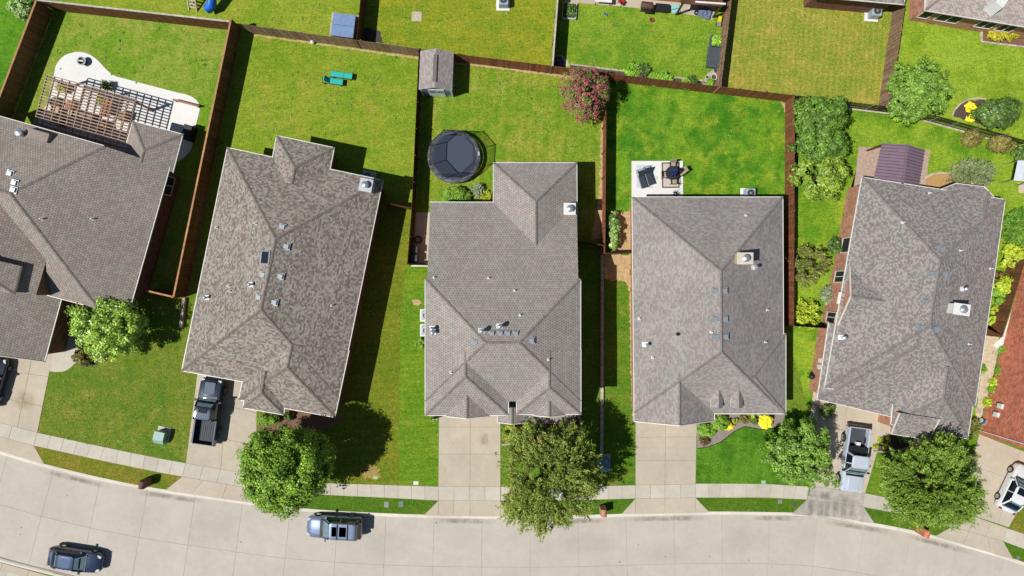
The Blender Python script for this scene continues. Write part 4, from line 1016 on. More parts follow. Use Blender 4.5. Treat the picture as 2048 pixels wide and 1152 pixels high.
def clump_crown(rg, c, rx, ry, rz, nc, per, leaf, cr=0.24, shell=0.55, flat=0.75, lump=0.16, zmin=-0.55):
    """leaf clumps through an uneven ellipsoid"""
    d = unit(rg.normal(size=(nc * 3, 3))); d = d[d[:, 2] > zmin][:nc]
    ph = rg.uniform(0, 6.28, 6)
    az = np.arctan2(d[:, 1], d[:, 0])
    bulge = 1 + lump * (np.sin(3 * az + ph[0]) * .5 + np.sin(5 * az + ph[1] + 2 * d[:, 2]) * .35 + np.sin(8 * az + ph[2]) * .25) + rg.normal(size=len(d)) * lump * .45
    r = (shell + (1 - shell) * rg.uniform(0, 1, len(d)) ** 0.5) * bulge
    R_ = np.array([rx, ry, rz]); cc = d * r[:, None] * R_
    sz = rg.uniform(.65, 1.35, len(d)) * cr * (rx + ry) / 2
    tone = rg.uniform(-.2, .2, len(d))
    idx = np.repeat(np.arange(len(d)), per); n = len(idx)
    off_ = unit(rg.normal(size=(n, 3))) * (rg.uniform(0, 1, (n, 1)) ** 0.45); off_[:, 2] *= flat; off_[:, 2] = np.where(off_[:, 2] < -.3, -off_[:, 2] * .5, off_[:, 2])
    P = cc[idx] + off_ * sz[idx][:, None]
    N = unit(unit(off_) * .8 + unit(P / R_) * .5 + np.array([0, 0, .55]) + rg.normal(size=(n, 3)) * .45)
    T = unit(np.cross(N, rg.normal(size=(n, 3)))); B = np.cross(N, T)
    ln = leaf * rg.uniform(.7, 1.3, n); wd = ln * rg.uniform(.5, .75, n)
    return P + np.array(c), T, B, ln, wd, np.clip(.5 + tone[idx] + rg.normal(size=n) * .3, 0, 1), cc + np.array(c)
def spray_crown(rg, c, rx, ry, rz, ntw, per, leaf, droop=.35, inner=.15, up=.55, thin=.38, length=(.35, .75), nb=0):
    """feathery crown: many arching twigs radiating from the limbs, narrow leaves along them"""
    R_ = np.array([rx, ry, rz])
    az = rg.uniform(0, 6.28, ntw); el = np.arcsin(rg.uniform(-.25, 1, ntw)); ph = rg.uniform(0, 6.28, 4); rfix = None
    if nb:      # twigs gathered into plumes round the branch ends, gaps left between them
        ba = rg.uniform(0, 6.28, nb); be = np.arcsin(rg.uniform(-.3, .95, nb)); br = .30 + .55 * rg.uniform(0, 1, nb) ** .6; bi = rg.integers(0, nb, ntw)
        az = ba[bi] + rg.normal(size=ntw) * .16; el = np.clip(be[bi] + rg.normal(size=ntw) * .15, -.4, 1.5); rfix = br[bi] + rg.normal(size=ntw) * .07
    d = np.stack([np.cos(el) * np.cos(az), np.cos(el) * np.sin(az), np.sin(el)], 1)
    bul = 1 + .17 * np.sin(4 * az + ph[0]) + .12 * np.sin(7 * az + ph[1]) + rg.normal(size=ntw) * .10
    r0 = inner + (1 - inner) * rg.uniform(0, 1, ntw) ** .8 * .8; L = rg.uniform(length[0], length[1], ntw)
    if rfix is not None: r0 = np.clip(rfix, .1, .95)
    start = d * r0[:, None]; dirn = unit(d * np.array([1, 1, .5]) + rg.normal(size=(ntw, 3)) * .33 + np.array([0, 0, up * .3]))
    r1 = np.minimum(r0 + L * .6, bul * (1.12 if nb else 1))
    idx = np.repeat(np.arange(ntw), per); n = len(idx); t = rg.uniform(0.05, 1, n)
    ln_t = np.maximum(r1 - r0, .12)[idx] * t
    P = start[idx] + dirn[idx] * ln_t[:, None]; P[:, 2] -= droop * (ln_t ** 2) * 1.6
    P = P * R_ + rg.normal(size=(n, 3)) * .085
    tan = unit(dirn[idx] * R_ + np.array([0, 0, -1.]) * (droop * ln_t * 3)[:, None] * rz)
    N = unit(rg.normal(size=(n, 3)) * .6 + np.array([0, 0, .9]) + unit(P / R_) * .35)
    T = unit(tan + rg.normal(size=(n, 3)) * .55); B = unit(np.cross(N, T))
    ln = leaf * rg.uniform(.7, 1.35, n); wd = ln * thin * rg.uniform(.8, 1.2, n)
    tone = rg.uniform(-.22, .22, ntw)
    return P + np.array(c), T, B, ln, wd, np.clip(.45 + tone[idx] + (t - .5) * .3 + rg.normal(size=n) * .18, 0, 1), (start * R_)[::max(1, ntw // 26)] + np.array(c)
def tree(label, px, py, zc, rx, ry, rz, mat, style='clump', seed=1, n=160, per=90, leaf=.10, trunk_r=.13, name='tree', cat='tree', group=None, base=None, multi=1, **kw):
    rg = np.random.default_rng(seed); c = W(px, py, zc); bx, by = (W2(*base) if base else (c.x, c.y))
    t = thing(name, label, cat, (bx, by, 0), group=group)
    f = clump_crown if style == 'clump' else spray_crown
    P, T, B, ln, wd, rn, tips = f(rg, (c.x, c.y, zc), rx, ry, rz, n, per, leaf, **kw)
    ok = P[:, 2] > .05; leaf_mesh('crown', P[ok], T[ok], B[ok], ln[ok], wd[ok], rn[ok], mat, t)
    mb = MB(); rr = random.Random(seed)
    for k in range(multi):
        ox, oy = (0, 0) if multi == 1 else (rr.uniform(-.15, .15), rr.uniform(-.15, .15))
        top = Vector((c.x + ox * 3, c.y + oy * 3, zc)); b0 = Vector((bx + ox, by + oy, -.05)); q = b0.lerp(top, .5) + Vector((rr.uniform(-.1, .1), rr.uniform(-.1, .1), 0))
        mb.tube([b0, b0.lerp(q, .12), q, top], [trunk_r * 1.35, trunk_r, trunk_r * .8, trunk_r * .4], 9)
    mb.build('trunk', M['bark'], t, smooth=60)
    lb = MB(); sel = tips[rg.permutation(len(tips))[:22]]; fork = Vector((bx, by, 0)).lerp(Vector((c.x, c.y, zc)), .62)
    for tip in sel:
        tp = Vector(tip.tolist()); m_ = fork.lerp(tp, .5) + Vector((0, 0, .12 * rz)); lb.tube([fork, m_, tp], [trunk_r * .45, trunk_r * .28, trunk_r * .1], 5)
    lb.build('limbs', M['bark'], t, smooth=60, kind='stuff')
    return t
def shrub(label, px, py, r, h, mat, seed=1, n=40, per=60, leaf=.06, ry=None, name='shrub', group=None, style='clump', cat='shrub', **kw):
    rg = np.random.default_rng(seed); zc = h * .5; c = W(px, py, zc); ry = ry or r
    t = thing(name, label, cat, (c.x, c.y, 0), group=group)
    if style == 'clump':
        kw.setdefault('cr', .3); kw.setdefault('shell', .5)
        P, T, B, ln, wd, rn, tips = clump_crown(rg, (c.x, c.y, zc), r * .85, ry * .85, h * .5, n, per, leaf, **kw)
    else:
        P, T, B, ln, wd, rn, tips = spray_crown(rg, (c.x, c.y, zc * .7), r, ry, h * .6, n, per, leaf, **kw)
    ok = P[:, 2] > .02; leaf_mesh('foliage', P[ok], T[ok], B[ok], ln[ok], wd[ok], rn[ok], mat, t)
    mb = MB()
    for k in range(5):
        a = 2.3 * k; mb.tube([(c.x + .05 * math.cos(a), c.y + .05 * math.sin(a), -.02), (c.x + r * .35 * math.cos(a), c.y + ry * .35 * math.sin(a), h * .55)], [.025, .01], 5)
    mb.build('stems', M['bark'], t, kind='stuff')
    return t
g_young = lm('young', (98, 142, 38), (178, 204, 84), rough=.35, spec=.6)
g_dense = lm('dense', (60, 96, 20), (138, 172, 54), rough=.5, spec=.35)
g_feather = lm('feather', (86, 106, 38), (142, 154, 66), rough=.5, spec=.35)
g_wide = lm('wide', (78, 112, 34), (134, 158, 60), rough=.5, spec=.35)
g_ever = lm('evergreen', (54, 92, 28), (108, 142, 50), rough=.45)
g_mid = lm('mid', (72, 112, 34), (130, 164, 60), rough=.45, spec=.45)
g_yell = lm('yellowgreen', (124, 150, 30), (190, 204, 60), rough=.5)
g_gold = lm('golden', (226, 214, 30), (252, 240, 70), rough=.6, spec=.2)
g_olive = lm('olive', (90, 104, 44), (140, 142, 70), rough=.5)
g_bronze = lm('bronze', (92, 92, 44), (136, 124, 62), rough=.5)
g_hedge = lm('hedge', (86, 134, 38), (140, 176, 58), rough=.5)
g_hedge_y = lm('hedge_lime', (118, 142, 40), (164, 178, 62), rough=.5)
g_dark = lm('darkgreen', (54, 84, 32), (98, 124, 52), rough=.4, spec=.5)
g_grey = lm('greygreen', (112, 132, 96), (164, 170, 134), rough=.6)
g_myrtle = lm('myrtle', (82, 102, 44), (128, 124, 66), rough=.5)
g_pink = lm('pink', (136, 66, 78), (184, 92, 110), rough=.6, spec=.2)
g_brown = lm('brownred', (88, 70, 44), (124, 96, 62), rough=.6)
g_bright = lm('bright', (92, 150, 34), (152, 190, 64), rough=.45)

tree('leafy young tree with glossy bright leaves in front of the leftmost house', 220, 655, 2.8, 2.75, 2.6, 2.2, g_young, 'clump', 3, 230, 85, .09, .09, shell=.5, lump=.2, cr=.17)
tree('big dense dark green tree on the front lawn of the second house', 572, 936, 5.0, 3.4, 3.3, 3.0, g_dense, 'clump', 4, 460, 125, .095, .2, cr=.165, shell=.45, lump=.11)
tree('feathery olive green tree beside the empty driveway of the centre house', 1096, 955, 5.0, 4.0, 4.3, 3.2, g_feather, 'spray', 5, 1250, 46, .105, .2, thin=.33, nb=85)
tree('round blue green tree at the corner of the grey roofed house', 1600, 906, 3.2, 2.55, 2.6, 2.3, g_mid, 'clump', 6, 230, 85, .085, .1, shell=.5, lump=.22, cr=.16)
tree('wide feathery tree in front of the slate roofed house', 1864, 966, 4.6, 3.8, 3.55, 2.9, g_wide, 'spray', 7, 1250, 46, .105, .2, thin=.33, droop=.25, nb=85)
tree('broad glossy green tree over the black iron fence', 1836, 183, 3.0, 2.3, 2.35, 2.3, g_mid, 'clump', 8, 220, 85, .09, .12, shell=.55, cr=.17)
t = tree('crape myrtle covered with pink blossom at the cedar fence corner', 1170, 188, 2.6, 1.95, 2.15, 1.9, g_myrtle, 'clump', 9, 120, 75, .075, .08, multi=4, shell=.5, cr=.2)
rg = np.random.default_rng(91); c = W(1170, 188, 2.75); P, T, B, ln, wd, rn, tips = clump_crown(rg, (c.x, c.y, 2.75), 1.95, 2.15, 1.95, 120, 24, .06, cr=.12, shell=.85)
leaf_mesh('blossom', P, T, B, ln, wd, rn, g_pink, t)
tree('upper leafy evergreen bush pressed against the long red fence', 1639, 238, 2.4, 1.95, 2.0, 2.2, g_ever, 'clump', 10, 120, 85, .11, .08, group='fence side evergreens', shell=.5, cr=.25, lump=.12, multi=3)
tree('second leafy evergreen bush just below the upper one at the red fence', 1640, 288, 2.2, 2.15, 1.5, 1.9, g_ever, 'clump', 11, 100, 85, .11, .08, group='fence side evergreens', shell=.5, cr=.25, multi=3)
tree('light yellow green bush tree between red fence and flagstone patio', 1642, 352, 2.1, 1.95, 1.9, 1.6, lm('limey', (88, 122, 36), (146, 168, 62)), 'clump', 12, 90, 75, .11, .07, shell=.4, lump=.28, cr=.24, multi=3)
shrub('tall feathery bronze green shrub by the red fence', 1618, 532, 1.75, 2.6, g_olive, 13, 170, 34, .1, style='spray', ry=1.7, droop=.1, nb=26)
shrub('small dark round shrub by the side lawn', 1669, 492, .8, 1.2, g_dark, 14, 34, 60, .075)
shrub('small silvery shrub beside the brick wall', 1658, 592, .65, 1.3, g_grey, 15, 60, 26, .08, style='spray', ry=.9)
shrub('yellow green spreading shrub at the end of the long red fence', 1616, 628, 1.35, 1.6, g_yell, 16, 120, 36, .1, style='spray')
shrub('big round dark evergreen bush in the island bed', 1998, 226, 2.0, 2.4, g_dark, 17, 110, 85, .10, ry=1.3)
shrub('larger golden yellow shrub in the island bed', 1941, 215, .5, .8, g_gold, 18, 40, 60, .06)
shrub('smaller golden yellow shrub in the island bed', 1940, 238, .38, .6, g_gold, 19, 30, 50, .06)
shrub('bronze shrub below the iron fence, nearer the patio', 1945, 277, 1.0, 1.2, g_bronze, 20, 70, 50, .08, ry=.75)
shrub('bronze shrub below the iron fence, nearer the white canopy', 2003, 288, 1.15, 1.3, g_bronze, 21, 80, 50, .08, ry=.85)
shrub('large loose grey green shrub behind the slate roof', 1950, 346, 2.1, 2.2, lm('dusty', (96, 118, 70), (146, 152, 106)), 22, 230, 34, .085, style='spray', ry=1.35)
shrub('dark leafy shrub at the edge by the white canopy', 2044, 306, .8, 1.4, g_dark, 23, 40, 55, .1)
shrub('big mound of ornamental grass beside the slate roof', 2044, 452, 1.6, 1.5, lm('ornamental', (72, 122, 32), (118, 158, 56)), 24, 300, 30, .2, style='spray', thin=.12, ry=1.6)
shrub('bright yellow green shrub below the ornamental grass', 2026, 512, 1.1, 1.2, g_yell, 25, 60, 50, .1)
shrub('yellow tipped shrub along the slate roof side', 2004, 570, .95, 1.2, g_yell, 26, 50, 50, .1, ry=1.0)
shrub('dull brown shrub touching the slate roof edge', 1995, 556, .7, .9, g_brown, 27, 30, 50, .08)
shrub('dark lower shrub below the yellow tipped one', 1992, 592, .8, 1.0, g_hedge, 28, 40, 50, .09)
shrub('low yellow shrub near the dark plank fence corner', 1993, 618, .5, .6, g_yell, 29, 24, 40, .08)
shrub('lowest small yellow green shrub before the fence return', 1984, 641, .5, .6, g_yell, 30, 24, 40, .08)
shrub('low yellow flowering shrubs in the top corner bed', 2010, 68, 1.7, .7, lm('yellowbed', (128, 128, 34), (200, 186, 50)), 31, 70, 50, .09, ry=.55)
shrub('clipped square hedge beside the empty driveway', 1024, 869, 1.0, 1.1, g_hedge_y, 32, 60, 80, .055, ry=.9, name='hedge', cat='hedge', shell=.75)
shrub('bright leafy shrub below the porch roof', 1062, 860, .8, .9, g_bright, 33, 40, 55, .09)
shrub('dark shrub under the porch roof beside the bright one', 1092, 857, .7, .9, g_dark, 34, 34, 55, .08)
shrub('loose dark shrub near the curved grey edging', 1135, 864, .8, 1.0, g_dark, 35, 60, 40, .1, style='spray')
shrub('clipped green hedge touching the driveway of the grey roofed house', 1414, 861, .85, .9, g_hedge, 36, 60, 80, .05, ry=.65, name='hedge', cat='hedge', shell=.75)
shrub('second clipped green hedge mound nearer the grey roof', 1440, 845, .8, .95, g_hedge, 37, 60, 80, .05, ry=.75, name='hedge', cat='hedge', shell=.75)
shrub('small pointed golden shrub between the hedge and the gravel', 1457, 852, .42, .6, g_gold, 38, 34, 50, .055)
shrub('large round golden yellow shrub at the end of the gravel bed', 1531, 844, .66, 1.0, g_gold, 39, 60, 70, .06)
shrub('tiny olive ball shrub in the gravel bed', 1471, 842, .3, .45, g_yell, 40, 20, 40, .05)
shrub('dull olive brown shrub in the middle of the gravel bed', 1490, 838, .5, .7, g_bronze, 41, 30, 50, .06)
shrub('small dark ball shrub next to the large golden one', 1508, 842, .38, .55, g_dark, 42, 24, 45, .05)
shrub('pale yellow sprig close to the grey roof edge', 1500, 832, .4, .5, g_yell, 43, 30, 24, .07, style='spray')
shrub('little reddish brown shrub at the tip of the gravel bed', 1409, 881, .42, .5, g_brown, 44, 40, 30, .08, style='spray')
shrub('neat oval hedge behind the centre house', 912, 389, 1.4, 1.1, g_hedge, 45, 80, 85, .055, ry=.66, name='hedge', cat='hedge', shell=.75)
shrub('silver grey shrub beside the oval hedge', 956, 380, .55, .9, g_grey, 46, 60, 26, .09, style='spray')
shrub('low green plant squeezed between grey shrub and roof', 972, 392, .5, .5, g_yell, 47, 50, 26, .09, style='spray')
shrub('round dark green shrub against the side of the centre house', 842, 687, .55, .9, g_hedge, 48, 40, 60, .06)
shrub('clipped hedge in front of the second house by the pickup driveway', 536, 839, 1.1, 1.0, g_hedge, 49, 60, 80, .055, ry=.6, name='hedge', cat='hedge', shell=.75)
shrub('small dark shrub at the end of the clipped hedge', 577, 833, .4, .8, g_dark, 50, 24, 50, .06)
shrub('brownish shrub in the round bed of the young tree', 165, 714, .9, 1.1, g_bronze, 51, 70, 45, .08, ry=.75)
shrub('yellow flower clump in the round bed', 185, 706, .2, .45, g_gold, 52, 16, 40, .05)
shrub('pale green flowering plant in the round bed', 198, 714, .5, .6, lm('paleflower', (120, 150, 90), (206, 214, 206)), 53, 40, 40, .06)
shrub('light green bush outside the leftmost plank fence', 50, 18, 1.1, 1.7, lm('lightbush', (110, 150, 70), (176, 196, 130)), 54, 60, 60, .08, ry=1.1)
shrub('climbing leafy plant in the shade of the cedar fence', 1226, 462, .5, 1.5, lm('vine', (60, 98, 36), (150, 176, 96), spec=.6), 55, 50, 24, .16, ry=1.9, name='climbing_plant', cat='plant')
shrub('dark low plants under the black fence corner', 1593, 300, .45, 1.2, g_dark, 56, 24, 50, .1)
shrub('dark small shrub against the wide driveway corner', 1655, 822, .7, .8, g_dark, 57, 40, 40, .08)
shrub('low dark bush against the front of the slate roofed house', 1812, 872, 1.0, .9, g_dark, 58, 50, 50, .08, ry=.6)
shrub('scrubby olive bush at the corner of the slate roof', 1944, 855, .8, 1.2, g_olive, 59, 70, 34, .1, style='spray')
for i, (x, y, lb) in enumerate(((2010, 700, 'highest green tuft at the foot of the tall brick wall'), (1998, 742, 'second green tuft along the tall brick wall'), (1988, 765, 'pale spiky plant along the tall brick wall'), (1985, 780, 'dark green tuft above the meter boxes'), (1975, 804, 'pale spiky plant beside the meter boxes'), (1962, 738, 'small dark tuft under the slate roof edge'))):
    shrub(lb, x, y, .36, .45, g_yell if 'pale' in lb else g_hedge, 60 + i, 40, 22, .1, style='spray', name='tuft', cat='plant', group='tufts along the brick wall')
for i, (x, y, lb) in enumerate(((1760, 880, 'yellow seedling nearest the pickup tailgate'), (1776, 879, 'yellow seedling right of the upper one'), (1752, 893, 'yellow seedling by the driveway edge'), (1768, 893, 'yellow seedling at the lower edge of the mulch'))):
    shrub(lb, x, y, .2, .25, g_yell, 70 + i, 16, 16, .07, style='spray', name='seedling', cat='plant', group='yellow seedlings in the mulch')
for i, (x, y, r, lb) in enumerate(((1268, 141, .75, 'big leafy plant before the round stone planter'), (1310, 158, .5, 'leafy plant left of the round pots'), (1335, 160, .45, 'bright plants right of the round pots'), (1374, 168, .45, 'low plants at the end of the fence bed'), (1290, 140, .5, 'dark leafed plant beside the stone planter'))):
    shrub(lb, x, y, r, .6, g_bright if i != 4 else g_dark, 80 + i, 40, 26, .12, style='spray', name='bed_plant', cat='plant', group='plants along the back fence bed')

# coarse weeds and clover dotted through the lawns
rg = np.random.default_rng(404); Cs = []
for (x0, y0, x1, y1, n_) in ((110, 40, 440, 180, 40), (510, 90, 820, 280, 60), (930, 140, 1120, 320, 34), (760, 10, 1090, 90, 36), (1150, 40, 1400, 120, 30), (1480, 30, 1770, 180, 30), (120, 760, 370, 900, 40), (720, 560, 790, 940, 26), (1240, 190, 1560, 370, 30), (1700, 240, 1880, 280, 12), (1850, 90, 2040, 190, 26), (500, 10, 650, 50, 10)):
    for k in range(n_): Cs.append(W2(rg.uniform(x0, x1), rg.uniform(y0, y1)))
Cs = np.array(Cs); idx = np.repeat(np.arange(len(Cs)), 16); n_ = len(idx); rad = rg.uniform(.06, .22, len(Cs))[idx]; an = rg.uniform(0, 6.28, n_); rr_ = np.sqrt(rg.uniform(0, 1, n_)) * rad
P = np.stack([Cs[idx, 0] + np.cos(an) * rr_, Cs[idx, 1] + np.sin(an) * rr_, rg.uniform(.02, .07, n_)], 1); N = unit(rg.normal(size=(n_, 3)) * .5 + np.array([0, 0, 1.])); T = unit(np.cross(N, rg.normal(size=(n_, 3))))
wroot = bpy.data.objects.new('weeds_anchor', None); ORG['weeds_anchor'] = Vector((0, 0, 0))
wo = leaf_mesh('weeds', P, T, np.cross(N, T), rg.uniform(.03, .07, n_), rg.uniform(.02, .04, n_), rg.uniform(0, 1, n_), lm('weed', (92, 134, 42), (134, 162, 62)), wroot); wo.parent = None; bpy.data.objects.remove(wroot)
tag(wo, 'low weeds and clover dotted through the lawns', 'weeds', kind='stuff')

# ================================================================ vehicles
def paint(name, c, metal=.5, rough=.3): return simple(name, c, rough, .02, 1, metal=metal, coat=1.0, spec=.06)
PB = paint('paint_black', C(44, 51, 62, 1), .3, .4); PN = paint('paint_dark_sky_sheen', C(108, 121, 145, 1), .3, .4); PS = paint('paint_silver', C(190, 199, 212, 1), .2, .4)  # dark SUV and black pickup paints lightened to carry the sky's reflection
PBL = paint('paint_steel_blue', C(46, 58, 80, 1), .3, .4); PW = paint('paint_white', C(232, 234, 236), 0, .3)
LAMP = simple('lamp_lens', C(220, 224, 226), .1, .05, 2, spec=.8); RED = simple('red_lens', C(150, 24, 24), .2, .05, 2)
BEDL = simple('bed_liner', C(72, 76, 84), .7, .12, 30)
def ring(xr, xf, w, z, cr, n=5):
    """rounded-rectangle outline in plan, x from xr to xf, half width w"""
    P = []
    for cx, cy, a0 in ((xf - cr, w - cr, 0), (xr + cr, w - cr, 90), (xr + cr, -w + cr, 180), (xf - cr, -w + cr, 270)):
        for k in range(n):
            a = math.radians(a0 + 90 * k / (n - 1)); P.append((cx + cr * math.cos(a), cy + cr * math.sin(a), z))
    return P
def loft(mb, rings, mi=0, cap_top=True, cap_bot=True, mis=None, top_mi=None):
    n = len(rings[0]); V = [p for r in rings for p in r]; 
    for i in range(len(rings) - 1):
        mb.add(rings[i] + rings[i + 1], [(k, (k + 1) % n, n + (k + 1) % n, n + k) for k in range(n)], mis[i] if mis else mi)
    if cap_top: mb.face(rings[-1], top_mi if top_mi is not None else mi)
    if cap_bot: mb.face(rings[0][::-1], mi)
def body_loft(mb, st, mi=0):
    """st: stations (x, half width, z bottom, z shoulder, z top centre)"""
    V = []; m = 13
    for x, w, zb, zs, zt in st:
        half = [(w * .80, zb), (w * .97, zb + .06), (w, zb + (zs - zb) * .45), (w * .985, zs - .06), (w * .93, zs), (w * .62, zt - .015), (0, zt)]
        V += [(x, -y, z) for y, z in half] + [(x, y, z) for y, z in half[-2::-1]]
    Fc = []
    for i in range(len(st) - 1):
        for k in range(m - 1): Fc.append((i * m + k, i * m + k + 1, (i + 1) * m + k + 1, (i + 1) * m + k))
        Fc.append((i * m + m - 1, i * m, (i + 1) * m, (i + 1) * m + m - 1))
    Fc.append(tuple(range(m - 1, -1, -1))); Fc.append(tuple((len(st) - 1) * m + k for k in range(m)))
    mb.add(V, Fc, mi)
def wheel(t, x, y, r, w=.23, rimc=None):
    s = 1 if y > 0 else -1; a = MB()
    a.lathe((x, y, r), [(r * .6, -w / 2), (r * .92, -w / 2), (r, -w * .32), (r, w * .32), (r * .92, w / 2), (r * .6, w / 2)], 20, axis='y'); o = a.build('wheel', M['rubber'], t, smooth=50)
    b = MB(); b.lathe((x, y + s * w * .5, r), [(r * .62, -.03), (r * .62, .012), (r * .5, .004), (r * .2, .03)], 16, axis='y'); b.build('rim', rimc or M['chrome'], o, smooth=50)
def bx(t, name, c, size, mat, bevel=0.0, rz=0.0, taper=1.0):
    mb = MB(); mb.box(c, size, rz, taper=taper); return mb.build(name, mat, t, bevel=bevel)
def pillars(t, mat, bars):
    for b in bars:
        q = MB(); q.bar(*b); q.build('pillar', mat, t)
WSG = simple('windshield_glass', C(112, 140, 146), .06, .15, 3, spec=.7)  # pale teal stands in for the dashboard reflected in the glass
def front_glass(t, x0, w0, z0, x1, w1, z1, name='windshield'):
    """slightly proud pane on the sloping front (or rear) of the cabin, with two wipers"""
    d = Vector((x1 - x0, 0, z1 - z0)); nrm = Vector((z1 - z0, 0, x0 - x1)).normalized() * (.03 if x0 > x1 else -.03)
    A = [Vector((x0, -w0, z0)) + d * .06 + nrm, Vector((x0, w0, z0)) + d * .06 + nrm, Vector((x1, w1, z1)) - d * .08 + nrm, Vector((x1, -w1, z1)) - d * .08 + nrm]
    mb = MB(); mb.face(A if x0 > x1 else A[::-1]); o = mb.build(name, WSG, t)
    if name == 'windshield':
        for y in (-.35, .25):
            q = MB(); a = Vector((x0, y * w0 * 1.6 + .25, z0)) + d * .10 + nrm * 1.6; q.bar(a, a + Vector((0, -w0 * .7, 0)) + d * .08, .02, .015); q.build('wiper', M['dark'], o)
def gaps(t, L, pts):
    for s in (-1, 1):
        for (x0, y0, z0), (x1, y1, z1) in pts:
            q = MB(); q.bar((x0 * L, s * y0, z0), (x1 * L, s * y1, z1), .016, .01); q.build('panel_gap', M['dark'], t)
def mirrors(t, x, y, z, mat):
    for s in (-1, 1): bx(t, 'mirror', (x, s * (y + .12), z), (.16, .24, .17), mat, .03)
def seg(L, st): return [(x * L, *r) for x, *r in st]

def suv(label, loc, rz, mat, L=4.9, Wd=.96):
    t = thing('suv', label, 'car', loc, rz, local=True); w = Wd
    mb = MB(); body_loft(mb, seg(L, [(-.5, w * .78, .42, .72, .86), (-.485, w * .93, .3, .86, .98), (-.43, w, .24, .98, 1.06), (-.2, w, .22, 1.0, 1.07), (.15, w, .22, .99, 1.08), (.22, w, .22, .98, 1.08), (.40, w * .97, .24, .90, .99), (.47, w * .88, .28, .80, .88), (.5, w * .66, .36, .66, .74)])); b = mb.build('body', mat, t, smooth=35)
    g = MB(); R3 = [ring(-.485 * L, .20 * L, w * .93, 1.0, .25), ring(-.455 * L, .13 * L, w * .87, 1.32, .26), ring(-.415 * L, .045 * L, w * .76, 1.66, .26)]; loft(g, R3); g.build('window_glass', M['glass'], t, smooth=45)
    r = MB(); loft(r, [ring(-.43 * L, .055 * L, w * .77, 1.645, .26), ring(-.425 * L, .045 * L, w * .755, 1.70, .26), ring(-.40 * L, .015 * L, w * .66, 1.735, .24), ring(-.37 * L, -.01 * L, w * .56, 1.742, .2)]); roof = r.build('roof', mat, t, smooth=50)
    for xx, ww in ((-.055, .30), (-.20, .40)): bx(t, 'sunroof', (xx * L, 0, 1.728), (ww + .22, .84, .014), M['glass'], .0)
    for s in (-1, 1):
        q = MB(); q.bar((-.38 * L, s * w * .70, 1.77), (-.02 * L, s * w * .70, 1.77), .05, .04); q.build('roof_rail', M['chrome'], t)
        pillars(t, mat, [((-.435 * L, s * w * .90, 1.13), (-.40 * L, s * w * .775, 1.66), .1, .05), ((-.13 * L, s * w * .945, 1.06), (-.15 * L, s * w * .775, 1.66), .08, .04), ((.17 * L, s * w * .915, 1.06), (.05 * L, s * w * .765, 1.66), .07, .05)])
        bx(t, 'headlight', (.455 * L, s * w * .68, .72), (.3, .26, .16), LAMP, .03); bx(t, 'taillight', (-.478 * L, s * w * .78, .80), (.18, .22, .28), RED, .03)
        q = MB(); q.bar((.22 * L, s * .45, 1.082), (.44 * L, s * .32, .965), .03, .02); q.build('hood_crease', mat, t)
    for xx in (-.10, -.285): bx(t, 'crossbar', (xx * L, 0, 1.80), (.06, w * 1.42, .03), M['dark'])
    bx(t, 'cowl', (.222 * L, 0, 1.06), (.20, w * 1.62, .05), M['dark'])
    bx(t, 'spoiler', (-.44 * L, 0, 1.62), (.26, w * 1.4, .05), M['dark'], .02)
    mirrors(t, .135 * L, w * .93, 1.08, mat)
    front_glass(t, .20 * L, w * .76, 1.0, .045 * L, w * .62, 1.66); gaps(t, L, [((.23, w * .70, 1.05), (.46, w * .60, .895))])
    for x in (-.29, .31):
        for s in (-1, 1): wheel(t, x * L, s * (w - .1), .37)
    return t
def sedan(label, loc, rz, mat, L=4.75, Wd=.91, sun=False, name='sedan'):
    t = thing(name, label, 'car', loc, rz, local=True); w = Wd
    mb = MB(); body_loft(mb, seg(L, [(-.5, w * .70, .42, .66, .80), (-.48, w * .88, .30, .80, .93), (-.40, w * .98, .24, .88, .97), (-.25, w, .2, .90, .98), (.15, w, .2, .90, .98), (.22, w, .2, .88, .96), (.40, w * .95, .22, .78, .84), (.47, w * .82, .26, .66, .72), (.5, w * .56, .34, .56, .62)])); mb.build('body', mat, t, smooth=35)
    g = MB(); loft(g, [ring(-.43 * L, .225 * L, w * .90, .92, .3), ring(-.365 * L, .15 * L, w * .82, 1.18, .3), ring(-.25 * L, .06 * L, w * .68, 1.40, .28)]); g.build('window_glass', M['glass'], t, smooth=45)
    r = MB(); loft(r, [ring(-.265 * L, .07 * L, w * .69, 1.385, .28), ring(-.255 * L, .06 * L, w * .675, 1.425, .28), ring(-.22 * L, .02 * L, w * .58, 1.45, .24), ring(-.19 * L, -.01 * L, w * .48, 1.456, .2)]); r.build('roof', mat, t, smooth=50)
    if sun: bx(t, 'sunroof', (-.02 * L, 0, 1.446), (.62, .86, .012), M['glass'])
    for s in (-1, 1):
        pillars(t, mat, [((-.40 * L, s * w * .86, .97), (-.25 * L, s * w * .68, 1.41), .12, .05), ((-.1 * L, s * w * .90, .95), (-.1 * L, s * w * .69, 1.41), .06, .04), ((.20 * L, s * w * .87, .97), (.06 * L, s * w * .68, 1.41), .07, .05)])
        bx(t, 'headlight', (.435 * L, s * w * .68, .62), (.42, .22, .16), LAMP, .04, s * -.35); bx(t, 'taillight', (-.475 * L, s * w * .70, .74), (.18, .3, .16), RED, .03)
    bx(t, 'cowl', (.226 * L, 0, .94), (.14, w * 1.5, .035), M['dark'])
    mirrors(t, .14 * L, w * .88, .94, mat)
    front_glass(t, .225 * L, w * .70, .92, .06 * L, w * .54, 1.40); front_glass(t, -.43 * L, w * .68, .92, -.25 * L, w * .52, 1.40, 'rear_glass'); gaps(t, L, [((.23, w * .70, .945), (.45, w * .58, .745))])
    for x in (-.29, .31):
        for s in (-1, 1): wheel(t, x * L, s * (w - .1), .33)
    return t
